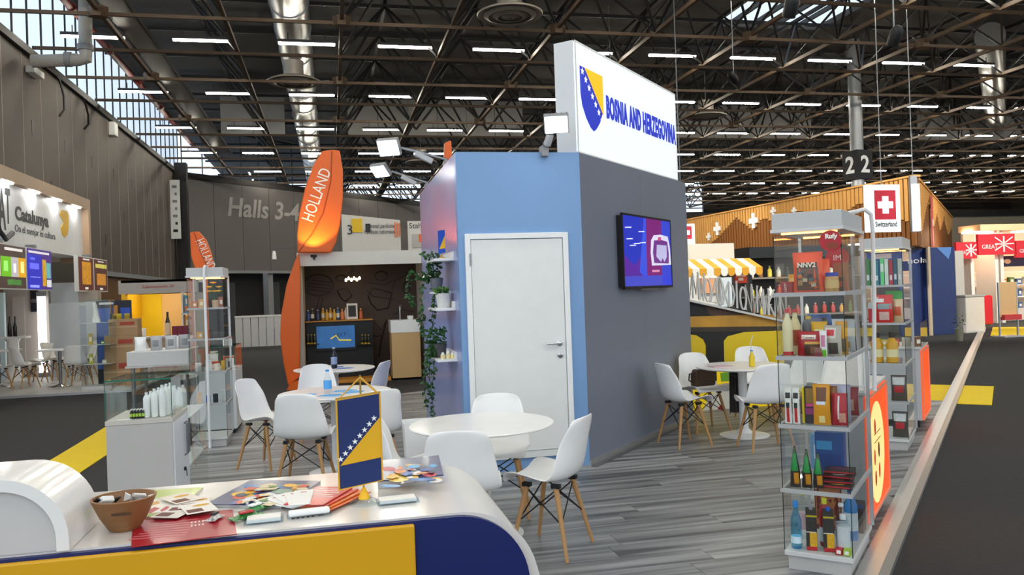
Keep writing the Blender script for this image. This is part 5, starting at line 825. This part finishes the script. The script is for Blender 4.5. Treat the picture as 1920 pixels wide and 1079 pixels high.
q = at(661, 606, 15.45); f_ = thing('picture_frame', 'white picture frame standing on the black kiosk counter', 'frame', (q.x, 15.45, 1.0812)); MB().box(-.1, .1, 0, .03, 0, .3).build('frame', mat('e4ddd2', .5), f_); MB().box(-.07, .07, -.004, 0, .05, .26).build('print', mat('2c2a28', .5, 0, .5, 20), f_)
q = at(662, 525, 15.3); l_ = thing('pendant_lamp', 'cluster of small glowing bulbs hanging in the dark kiosk', 'lamp', (q.x, 15.3, 2.238)); MB().box(-.05, .05, -.05, .05, -.03, 0).build('ceiling_rose', steel, l_)
for k in range(6): x = -.13+.05*k; z = q.z-2.24+.03*(k % 2); MB().tube([(0, 0, -.03), (x*.3, 0, z*.6), (x, 0, z+.04)], .004, 4).build('cord', black, l_); MB().lathe([(.004, .035), (.022, .01), (.02, -.02), (.004, -.03)], 10, (x, .02*(k % 2), z)).build('bulb', mat('ffe2b0', .3, emit=9), l_, True)
r = thing('wood_counter', 'pale wooden counter with white top and tap in the dark kiosk', 'counter', (1.03, 14.75, 0)); MB().box(0, .52, 0, .55, 0, .82).build('body', mat('cda976', .5, 0, .1, 4, stretch=(1, 1, .3)), r); MB().box(-.01, .53, -.01, .56, .82, 1.05).build('sink_block', white, r, bevel=.005); MB().tube([(.2, .4, 1.05), (.2, .4, 1.3), (.2, .3, 1.32), (.2, .25, 1.25)], .012, 8).build('tap', chrome, r, True)
o = MB().lathe([(.05, 0), (.06, .06), (.055, .07)], 14).build('mug', white, None, True); o.location = (1.4, 14.95, 1.0512); tag(o, 'white mug on the white top of the wooden counter', 'mug')
# ---------------------------------------------------------------- boards on the far wall, low white wall
a_, b_ = at(640, 402, 30), at(752, 470, 30); r = thing('pavilion_board', 'wide white board with yellow number square behind the orange leaf', 'sign'); MB().prism([(a_.x, b_.z-3.3), (b_.x, b_.z-3.3), (b_.x, at(752, 413, 30).z), (a_.x, a_.z)], 30, 30.1).build('board', mat('d4d2ce', .5), r)
def px(x, y): return at(x, y, 29.99)
y3 = px(656, 427); MB().box(px(645, 0).x, px(665, 0).x, 29.97, 30, px(0, 441).z-.12, px(0, 413).z-.12).build('yellow_square', mat('e8c010', .5), r); text('3', ink, r, (y3.x, 29.96, y3.z-.1), .35); q = px(712, 424); text('National pavilions', ink, r, (q.x, 29.98, q.z), .16, width=1.05); q = px(712, 435); text('Pavillons nationaux', ink, r, (q.x, 29.98, q.z), .16, width=1.1)
MB().box(px(671, 0).x, px(680, 0).x, 29.97, 30, px(671, 436).z, px(671, 420).z).build('pictogram', black, r)
for k in range(3): MB().box(px(725+4*k, 0).x, px(727+4*k, 0).x, 29.96, 29.98, px(725, 446-k).z, px(725, 417+k).z).build('orange_stripe', orange, r)
a_, b_ = at(764, 415, 30.5), at(800, 470, 30.5); r = thing('pavilion_board', 'white plan board partly hidden by the blue cabin', 'sign'); MB().box(a_.x, b_.x, 30.5, 30.6, 0, a_.z).build('board', mat('d8d6d2', .5), r); q = at(774, 424, 30.48); text('Stah', ink, r, (q.x+.1, 30.49, q.z), .2); MB().box(a_.x+.15, b_.x-.1, 30.48, 30.5, a_.z-1.0, a_.z-.5).build('plan', mat('b9b7b4', .5), r); MB().box(a_.x+.4, a_.x+.5, 30.47, 30.48, a_.z-.8, a_.z-.5).build('plan_mark', orange, r)
a_, b_ = at(440, 600, 27), at(528, 600, 27); r = thing('low_wall', 'low white panelled wall on the far aisle left of the orange leaf', 'partition')
for k in range(6): MB().box(a_.x+(b_.x-a_.x)*k/6+.01, a_.x+(b_.x-a_.x)*(k+1)/6-.01, 27, 27.06, .02, .96).build('panel', mat('c9c9ca', .5), r)
MB().box(a_.x, b_.x, 26.98, 27.1, .96, 1.02).build('coping', satin, r)
q = at(514, 478, 22); r = thing('spot_lamp', 'small white spot lamp on an arm left of the orange leaf', 'lamp', (q.x, 22, q.z)); MB().lathe([(.06, -.12), (.05, .05), (.03, .1)], 14).build('head', white, r, True); MB().tube([(0, 0, .1), (0, 0, .16), (.62, 0, .17), (.64, 0, .17)], .01, 6).build('arm', steel, r); MB().tube([(.62, 0, .17), (.62, 0, -q.z-.04)], .012, 6).build('mast', steel, r)
# ---------------------------------------------------------------- graphic wall with wire letters, right of the cabin
GY = 8.9; X_ = lambda x, y, Y=GY: (at(x, y, Y).x, at(x, y, Y).z); r = thing('graphic_wall', 'black, timber and yellow printed counter wall under the wire letters', 'counter wall', (0, 0, 0))
MB().prism([X_(1290, 563), X_(1470, 603), (X_(1470, 0)[0], 0), (X_(1290, 0)[0], 0)], GY, GY+.08).build('panel', mat('141210', .5), r)
def pg(pts, hx, lv=1, e=0): MB().prism([X_(x, y) for x, y in pts], GY-.002*lv, GY-.002*lv+.0015).build('print', mat(hx.lstrip('#'), .4, 0, .4 if hx[0] == '#' else .06, 4, emit=e), r)
pg([(1320, 572), (1470, 606), (1470, 590+22), (1450, 592+20), (1330, 590)], '#4a2c18'); pg([(1290, 594), (1470, 589), (1470, 612), (1290, 614)], '#c8922a', 2); pg([(1290, 614), (1470, 612), (1470, 620), (1290, 623)], '#3a2a18', 2)
pg([(1290, 627), (1305, 629), (1318, 637), (1323, 648), (1323, 690), (1290, 690)], 'e6c410', 2); pg([(1358, 690), (1357, 640), (1364, 631), (1395, 623), (1470, 620), (1470, 690)], 'e8c810', 2)
pg([(1290, 690), (1470, 690), (1470, 768), (1290, 772)], 'f2cf12', 1, .25); pg([(1318, 770), (1330, 740), (1360, 725), (1400, 745), (1372, 768)], 'f4f2e6', 2); pg([(1345, 768), (1352, 757), (1360, 768)], 'c8202c', 3); pg([(1350, 700), (1380, 695), (1375, 715), (1352, 716)], '7ab83a', 2)
a_, b_ = X_(1288, 563, GY-.05), X_(1475, 604, GY-.05); MB().bar((a_[0], GY-.035, a_[1]), (b_[0], GY-.035, b_[1]), .07, .025).build('rail', mat('d0d0cc', .4), r)
wl_ = thing('wire_letters', 'row of white tubular letters standing on the sloping rail', 'lettering', (0, GY-.045, 0)); strokes = {'I': [[(.5, 0), (.5, 1)]], 'V': [[(0, 1), (.5, 0), (1, 1)]], 'M': [[(0, 0), (.1, 1), (.5, .2), (.9, 1), (1, 0)]], 'W': [[(0, 1), (.25, 0), (.5, .8), (.75, 0), (1, 1)]], 'O': [[(.5+.5*math.cos(t*.449), .5+.5*math.sin(t*.449)) for t in range(15)]], 'Z': [[(0, .95), (1, 1), (0, 0), (1, .05)]], 'D': [[(.1, 0), (.1, 1), (.7, .85), (1, .5), (.7, .12), (.1, 0)]], 'X': [[(0, 0), (1, 1)], [(0, 1), (1, 0)]], 'N': [[(0, 0), (0, 1), (1, 0), (1, 1)]], 'K': [[(0, 0), (0, 1)], [(1, 1), (0, .45), (1, 0)]]}
seq = 'VMWOZOXDIONVMWKMN'
for k, ch in enumerate(seq):
    t = k/len(seq); bx, bz = a_[0]+(b_[0]-a_[0])*t, a_[1]+(b_[1]-a_[1])*t+.035; w_ = .085; h_ = .27+.03*(k % 3)
    for s_ in strokes[ch]: MB().tube([(bx+w_*u*.92, -.01*(k % 2), bz+h_*v-.02*u) for u, v in s_], .012, 6).build('letter', mat('d6d6d2', .4), wl_, True)
# market kiosk with striped awning
KY = 12.0; r = thing('awning_kiosk', 'small kiosk with cream fascia and yellow striped awning', 'kiosk', (0, 0, 0)); a_ = at(1288, 458, KY); b_ = at(1377, 485, KY)
MB().box(a_.x-.6, b_.x, KY, KY+.1, b_.z, a_.z).build('fascia', mat('d3cfc3', .5), r); x = a_.x-.6; k = 0
while x < at(1404, 500, KY).x:
    m_ = mat('e0a020', .5) if k % 2 else mat('ecebe4', .5); MB().prism([(KY-.02, b_.z), (KY-.42, b_.z-.16), (KY-.42, b_.z-.17), (KY-.02, b_.z-.012)], x, x+.118, 'x').build('awning_stripe', m_, r); MB().prism([(x, b_.z-.165), (x+.118, b_.z-.165), (x+.118, b_.z-.23)]+arc(x+.059, b_.z-.23, .059, 0, -180, 6), KY-.425, KY-.415).build('scallop', m_, r); x += .12; k += 1
MB().box(a_.x-.6, b_.x+.3, KY+1.2, KY+1.3, 0, 1.9).build('rear_wall', mat('e8e6e0', .5), r); MB().box(b_.x-.02, b_.x+.06, KY, KY+.08, 0, b_.z).build('post', black, r); MB().box(b_.x+.3, b_.x+.36, KY+.1, KY+.2, 0, b_.z).build('post', black, r); MB().box(a_.x-.6, b_.x+.3, KY+.1, KY+.5, 0, .95).build('counter', mat('2a2622', .5), r); MB().box(at(1296, 0, KY+1.1).x, at(1328, 0, KY+1.1).x, KY+1.15, KY+1.2, 1.35, 1.62).build('price_board', mat('e9a678', .5), r); MB().box(at(1332, 0, KY+1.1).x, at(1358, 0, KY+1.1).x, KY+1.1, KY+1.2, 1.1, 1.62).build('menu_board', mat('cdd9e2', .4), r)
q0, q1 = at(1376, 505, KY), at(1400, 531, KY); f_ = thing('banner', 'red orange banner with white print hanging on the awning kiosk', 'banner'); MB().box(q0.x, q1.x, KY-.02, KY-.01, q1.z, q0.z).build('cloth', mat('e0401a', .5), f_); MB().box(q0.x+.02, q1.x-.03, KY-.024, KY-.02, q0.z-.125, q0.z-.09).build('print', mat('f4d8cc', .5, 0, .3, 60), f_); MB().box(q0.x+.06, q1.x-.07, KY-.024, KY-.02, q0.z-.19, q0.z-.145).build('print', mat('f4e4d8', .5, 0, .3, 60), f_)
# dark shop shelves further back
r = thing('shop_shelves', 'dark shop shelving with small goods behind the wire letters', 'shelving', (7.4, 13.2, 0)); MB().box(0, 2.4, .5, .6, 0, 2.05).build('back_panel', mat('2b2724', .6), r); MB().box(-.05, 2.45, .0, .65, 1.95, 2.15).build('canopy', black, r)
for z in (.9, 1.25, 1.6): MB().box(0, 2.4, .1, .5, z-.03, z).build('shelf', mat('8a8078', .5), r)
for k in range(36):
    z = (.9, 1.25, 1.6)[k % 3]; hx = random.choice(('d8c84a', '8a5a3a', 'e8e0d0', 'b83a2a', '5a7a4a', '2a2a2e', 'd89a4a')); x = 7.5+2.2*(k//3)/12
    bottle('small bottle or jar on the dark shop shelves, %s shelf' % ('lower', 'middle', 'upper')[k % 3], (x, 13.42, z), .16+.05*random.random(), .04, mat(hx, .4), mat('d8d0c0', .4), None, .3, 'goods on the %s dark shop shelf' % ('lower', 'middle', 'upper')[k % 3])
# ---------------------------------------------------------------- timber clad stand with white crosses
slat = mat('cf9850', .55, 0, .15, 3, stretch=(2, 2, .3)); slatd = mat('83501f', .55, 0, .15, 3, stretch=(2, 2, .3))
def cladding(lb, P, Q, z0, z1, n, peaks):
    P, Q = Vector(P), Vector(Q); d = Q-P; L = d.length; r = thing('timber_cladding', lb, 'cladding', P, math.atan2(d.y, d.x)); MB().box(0, L, .1, .2, z0, z1).build('backing', mat('6a4420', .6), r); w = L/n; nn = Vector((-d.y, d.x, 0)).normalized(); sil = sorted(((hit(x, y, P, nn)-P).dot(d)/L/L, hit(x, y, P, nn).z) for x, y in peaks)
    for i in range(n):
        t = (i+.5)/n; zm = z0+.1
        for (ta, za), (tb, zb) in zip(sil, sil[1:]):
            if ta <= t <= tb: zm = max(zm, za+(zb-za)*(t-ta)/(tb-ta))
        zm = min(zm, z1-.15)
        MB().box(i*w+.12*w, (i+1)*w-.12*w, 0, .1, zm, z1).build('slat', slat, r); MB().box(i*w+.12*w, (i+1)*w-.12*w, .03, .1, z0, zm).build('slat', slatd, r)
    MB().box(-.05, L+.05, -.03, .2, z1, z1+.05).build('coping', slat, r); return r
def cross(lb, p, s, rz, par): 
    d = Vector(p)-par.location; lx_ = d.x*math.cos(par.rotation_euler[2])+d.y*math.sin(par.rotation_euler[2]); MB().box(lx_-s/2, lx_+s/2, -.05, -.01, p.z-s/6, p.z+s/6).box(lx_-s/6, lx_+s/6, -.05, -.01, p.z+s/6, p.z+s/2).box(lx_-s/6, lx_+s/6, -.05, -.01, p.z-s/2, p.z-s/6).build('white_cross', white, par)
SW = Vector((14.15, 17.3, 0)); SF = Vector((13.35, 29.2, 0))
c1 = cladding('long timber slat fascia with mountain silhouette and white crosses', SF, SW, 2.3, 4.0, 74, ((1326, 460), (1345, 446), (1380, 408), (1396, 420), (1411, 432), (1428, 411), (1440, 410), (1452, 425), (1475, 440), (1496, 396), (1503, 396), (1520, 425), (1540, 394), (1556, 392), (1575, 405), (1596, 390), (1612, 380), (1625, 392), (1650, 400), (1716, 420)))
nrm = Vector((-(SW-SF).y, (SW-SF).x, 0)).normalized()
for x, y, s in ((1330, 444, .28), (1346, 429, .46), (1414, 414, .5), (1451, 396, .26), (1490, 395, .2)): cross('', hit(x, y, SF, nrm), s, 0, c1)
for t in (.06, .5, .84): MB().box((SW-SF).length*t-.1, (SW-SF).length*t+.1, .2, .4, -.04, 2.3).build('support_post', mat('6a4a2a', .6), c1)
SR = SW+E1*17; c2 = cladding('second timber slat fascia running back along the right aisle', SW+Vector((.62, .55, 0)), SR, 2.3, 4.0, 60, ((1728, 440), (1741, 372), (1752, 425), (1758, 395), (1764, 432), (1771, 405), (1779, 440), (1786, 425)))
for t in (.3, .7, .98): MB().box(17*t-.1, 17*t+.1, .2, .4, -.04, 2.3).build('support_post', mat('6a4a2a', .6), c2)
MB().box(3.6, 4.0, -.05, -.02, 2.4, 3.9).build('pink_banner', mat('d8606a', .5), c2); MB().box(3.65, 3.95, -.06, -.05, 3.0, 3.2).build('banner_patch', white, c2)
def flagbox(lb, x0, x1, Y, z0, z1, word):
    r = thing('flag_lightbox', lb, 'sign', (0, Y, 0)); MB().box(x0, x1, 0, .12, z0, z1).build('box', mat('f4f6f7', .4, emit=.7), r); w, h = x1-x0, z1-z0; f = MB().box(x0+w*.22, x1-w*.14, -.01, 0, z0+h*.26, z1-h*.12).build('red_field', mat('c4152f', .4, emit=.35), r); cx, cz = x0+w*.54, z0+h*.57; a = w*.11; b = w*.23
    MB().prism([(cx-a/1.2, cz-b), (cx+a/1.2, cz-b), (cx+a/1.2, cz-a/1.2), (cx+b, cz-a/1.2), (cx+b, cz+a/1.2), (cx+a/1.2, cz+a/1.2), (cx+a/1.2, cz+b), (cx-a/1.2, cz+b), (cx-a/1.2, cz+a/1.2), (cx-b, cz+a/1.2), (cx-b, cz-a/1.2), (cx-a/1.2, cz-a/1.2)], -.02, -.01).build('cross', mat('ffffff', .4, emit=.6), f)
    if word: text(word, mat('5a6266', .5), r, (x0+w*.55, -.012, z0+h*.16), h*.11, width=w*.66, bold=.004)
    MB().tube([(x0+w/2, .06, z1), (x0+w/2, .06, 10.399)], .012, 5).build('suspension_wire', steel, r)
flagbox('lit red flag sign with white cross and country name over the product towers', at(1626, 390, 16.9).x, at(1688, 390, 16.9).x, 16.9, 2.62, 3.76, 'Switzerland')
q0, q1 = at(1287, 420, 16), at(1310, 458, 16); flagbox('narrow red flag sign with white cross beside the cabin edge', q0.x-.35, q1.x-.08, 16, q1.z, q0.z, None)
q0, q1 = at(1714, 345, 17), at(1727, 433, 17); r = thing('light_pillar', 'white glowing corner light box on the timber stand', 'lamp', (0, 17, 0)); MB().box(q0.x, q1.x, 0, .1, q1.z, q0.z).build('diffuser', mat('ffffff', .4, emit=1.6), r); MB().box(q0.x-.02, q1.x+.02, .1, .16, q1.z-.02, 4.0).build('back_plate', steel, r); MB().tube([((q0.x+q1.x)/2, .13, 4.0), ((q0.x+q1.x)/2, .13, 10.399)], .012, 5).build('suspension_wire', steel, r)
r = thing('blue_wall', 'tall navy blue wall with white lettering under the timber fascia', 'wall panel'); bm_ = mat('26386e', .45); q0, q1, q2 = at(1690, 470, 18.4), at(1735, 470, 18.4), at(1789, 464, 18.4); MB().box(q0.x, q1.x, 18.5, 18.6, -.04, 2.25).build('panel', bm_, r); MB().box(q1.x, q2.x, 18.4, 18.5, -.04, 2.28).build('panel', bm_, r); q = at(1716, 489, 18.4); text('noif', white, r, (q.x+.1, 18.49, q.z), .16, width=.55); q = at(1740, 488, 18.3); text('lar', white, r, (q.x, 18.39, q.z), .14, width=.3); MB().prism([(q2.x-.55, 2.28), (q2.x-.3, 2.05), (q2.x-.2, 1.95), (q2.x-.12, 2.15), (q2.x-.1, 2.28)], 18.39, 18.4).build('blue_ribbon', mat('5a86c8', .5), r)
MB().tube([(q1.x, 18.3, -.04), (q1.x, 18.3, 2.3)], .05, 8).build('edge_post', mat('c9b79c', .4), r)
q0, q1 = at(1790, 470, 19), at(1806, 470, 19); o = MB().box(q0.x, q1.x, 19, 20.5, -.04, 2.2).build('wall_end', mat('d0ccc6', .5)); tag(o, 'pale wall end beside the navy blue wall', None, kind='structure')
# ---------------------------------------------------------------- red and white stand at the far right
GY2 = 21.5; r = thing('red_fascia_stand', 'cream stand with red fascia signs and union cross emblems at far right', 'stand', (0, GY2, 0)); q = lambda x, y, dy=0: (at(x, y, GY2+dy).x, at(x, y, GY2+dy).z); crm = mat('e4cfb4', .5, 0, .03)
MB().box(21.3, 34, 2.2, 2.3, -.04, 3.1).build('rear_wall', crm, r); MB().box(q(1806, 0)[0]+.3, 34, -.02, .9, 2.9, 3.1).build('canopy', mat('e8c89a', .5), r)
for x in (1806, 1852, 1862): MB().box(q(x, 0)[0], q(x, 0)[0]+.12, .1, .9, -.04, 2.9 if x > 1810 else 2.2).build('side_wall', mat('ece4da', .5), r)
rd = mat('c4202c', .45, emit=.15); sgn = []
for (xa, xb, ya, yb) in ((1788, 1829, 455, 485), (1829, 1900, 440, 477), (1900, 1965, 452, 482)):
    a, b = q(xa, ya), q(xb, yb); s_ = MB().box(a[0], b[0]-.03, -.1, 0, b[1], a[1]).build('red_sign', rd, r); w = b[0]-a[0]; h = a[1]-b[1]; cx = a[0]+w*.68; cz = b[1]+h*.5; wh = mat('f4ece8', .5)
    for e in ((0, .5), (0, -.5)): MB().bar((cx, -.105, cz), (cx, -.105, cz+h*.38*(1 if e[1] > 0 else -1)), .05, .01, (0, 1, 0)).build('emblem_bar', wh, s_)
    for dx, dz in ((-.3, .34), (.3, .34), (-.3, -.3), (.3, -.3), (.34, .02), (-.3, .02)): MB().bar((cx+dx*.15, -.105, cz+dz*h*.2), (cx+dx*w*.8, -.105, cz+dz*h), .035, .01, (0, 1, 0)).build('emblem_bar', wh, s_)
    text('GREAT', wh, s_, (a[0]+w*.3, -.105, cz-h*.12), h*.2, width=w*.42)
MB().box(q(1858, 0)[0], 24, .5, .6, 1.75, 2.1).build('navy_sign', mat('26345a', .5), r)
for k in range(3): MB().prism(arc(q(1868+13*k, 0)[0], 1.92, .13, 0, 350, 10, .08), .48, .5).build('navy_emblem', mat('e8dcb8', .5), r)
MB().box(q(1856, 0)[0], 26, 1.2, 1.7, -.04, .35).build('base_unit', mat('d9cfc4', .5), r)
for z in (.75, 1.15, 1.6): MB().box(q(1860, 0)[0], 26, 1.2, 1.7, z-.03, z).build('shelf', white, r)
for k in range(24):
    z = (.35, .75, 1.15)[k % 3]; carton('%s pack on the %s shelf of the red and white stand' % (('white', 'pink', 'grey', 'brown', 'orange', 'green', 'blue', 'cream')[k//3], ('lower', 'middle', 'upper')[k % 3]), (q(1866, 0)[0]+.3*(k//3), GY2+1.35, z), .1*(k % 4), .2, .12, .2+.05*(k % 2), ('e8e6e2', 'd8909a', '9a9a9c', '6a4a36', 'd88a4a', '6a8a4a', '4a6a9a', 'e0d4b8')[k//3], [(.2, .8, .3, .7, 'f0ece6')], 'pack')
a, b = q(1806, 516, 1.9), q(1834, 568, 1.9); f_ = thing('poster', 'yellow and black poster on the cream wall at far right', 'poster'); MB().box(a[0], b[0], GY2+2.17, GY2+2.199, b[1], a[1]).build('paper', mat('e2b01c', .5, 0, .35, 3), f_); MB().bar((a[0]+.15, GY2+2.165, b[1]+.25), (b[0]-.2, GY2+2.165, a[1]-.25), .12, .01, (0, 1, 0)).build('print', mat('1c1812', .5), f_); MB().bar((a[0]+.1, GY2+2.16, b[1]+.2), (b[0]-.1, GY2+2.16, b[1]+.22), .18, .01, (0, 1, 0)).build('print', mat('2a2018', .5), f_)
p = gr(1817, 622, 0); r = thing('counter_block', 'white counter block with rounded corner at the red and white stand', 'counter', (p.x, p.y, -.04)); MB().box(-.25, .35, -.2, .3, 0, .98).build('body', mat('e6e0d8', .4), r, bevel=.03); MB().box(-.27, .37, -.22, .32, .98, 1.02).build('top_board', lgrey, r)
p = gr(1838, 612, 0); r = thing('counter_block', 'glossy red counter block at the red and white stand', 'counter', (p.x, p.y, -.04)); MB().box(-.2, .3, -.2, .3, .08, .95).build('body', mat('c81420', .3, coat=.4), r, bevel=.06); MB().lathe([(.15, 0), (.12, .08)], 16).build('foot', dark, r)
plant('leafy plant in a glass vase before the white counter block', tuple(gr(1799, 640, -.04)), mat('8a8a78', .3), .1, .3, [], 60, .35, 0, .16)
p = gr(1892, 632, -.04); r = thing('brochure_stand', 'slim silver brochure stand on the yellow floor patch', 'stand', p); MB().box(-.3, .3, -.2, .2, 0, .03).build('foot_plate', alu, r); MB().box(-.28, -.25, -.02, .02, .03, 1.35).box(.25, .28, -.02, .02, .03, 1.35).build('upright', alu, r); MB().box(-.25, .25, -.01, .01, .5, 1.35).build('panel', mat('d8b07a', .4), r); MB().box(-.2, .3, -.1, .02, .42, .55).build('tray', mat('c83a3a', .5), r)
# column with the hall numbers
r = thing('numbered_column', 'silver column with a black cube sign showing hall number two', 'column', (18.95, 26, 0)); MB().lathe([(.23, -.04), (.23, 10.3)], 24).build('shaft', mat('a9abad', .4, .5), r, True); s_ = MB(); s_.box(-.36, .36, -.36, .36, 5.15, 6.2); me = s_.mesh('cube_sign', black); me.transform(Matrix.Rotation(math.radians(10), 4, 'Z')); cs = obj('cube_sign', me, r)
for k, (ang, off) in enumerate(((math.radians(10), 0), (math.radians(-80), 0))): n_ = Vector((math.sin(ang), -math.cos(ang), 0)); text('2', white, cs, n_*.365+Vector((0, 0, 5.65)), .6, rz=ang, bold=.02)

# ---------------------------------------------------------------- spot lamps added to brighten the stands further off
def added_spot(lb, loc, aim, power, ang=1.3, col=(1, .93, .82)):
    r = thing('spot_lamp', lb, 'lamp', loc); a = Vector(aim)-Vector(loc); q = a.to_track_quat('-Z', 'Y'); M = q.to_matrix().to_4x4()
    h = MB().lathe([(.09, -.1), (.1, .12), (.05, .2)], 14).mesh('head', black, True); h.transform(M); obj('head', h, r); g = MB().lathe([(.085, -.098), (.001, -.097)], 14).mesh('lamp_glass', mat('fff4e0', .3, emit=12)); g.transform(M); obj('lamp_glass', g, r)
    MB().tube([(0, 0, .12), (0, 0, 10.4-loc[2])], .012, 6).build('hanger', steel, r)
    l = bpy.data.lights.new('bulb', 'SPOT'); l.energy = power; l.spot_size = ang; l.spot_blend = .5; l.color = col; l.shadow_soft_size = .09; o = bpy.data.objects.new('bulb', l); C.objects.link(o); o.parent = r; o.rotation_mode = 'QUATERNION'; o.rotation_quaternion = q; o.location = a.normalized()*.14
added_spot('added black hanging spot lamp aimed at the near end of the timber fascia', (9.5, 17.5, 6.4), (13.8, 20, 3), 1100)
added_spot('added black hanging spot lamp aimed at the far end of the timber fascia', (8.8, 24, 6.4), (13.5, 26.5, 3), 1100)
added_spot('added black hanging spot lamp aimed at the corner flag sign', (16.5, 13.2, 6.2), (16.2, 18.5, 2.4), 1000)
added_spot('added black hanging spot lamp over the awning kiosk', (6.2, 9.8, 5.2), (6.4, 12.4, 1.6), 500)
added_spot('added black hanging spot lamp over the dark shop shelves', (8.6, 10.8, 5.2), (8.6, 13.5, 1.5), 420)
added_spot('added black hanging spot lamp aimed at the red fascia signs', (20.5, 16.5, 5.8), (20.5, 21.5, 2.2), 1300)
stand = [o for o in C.objects if o.name.startswith('red_fascia_stand')][0]
for k in range(4): MB().box(19.9+1.9*k, 20.9+1.9*k, .3, .7, 2.86, 2.9).build('glow_panel', mat('ffe2c0', .4, emit=30), stand)  # glowing panels added under the canopy to brighten the stand inside
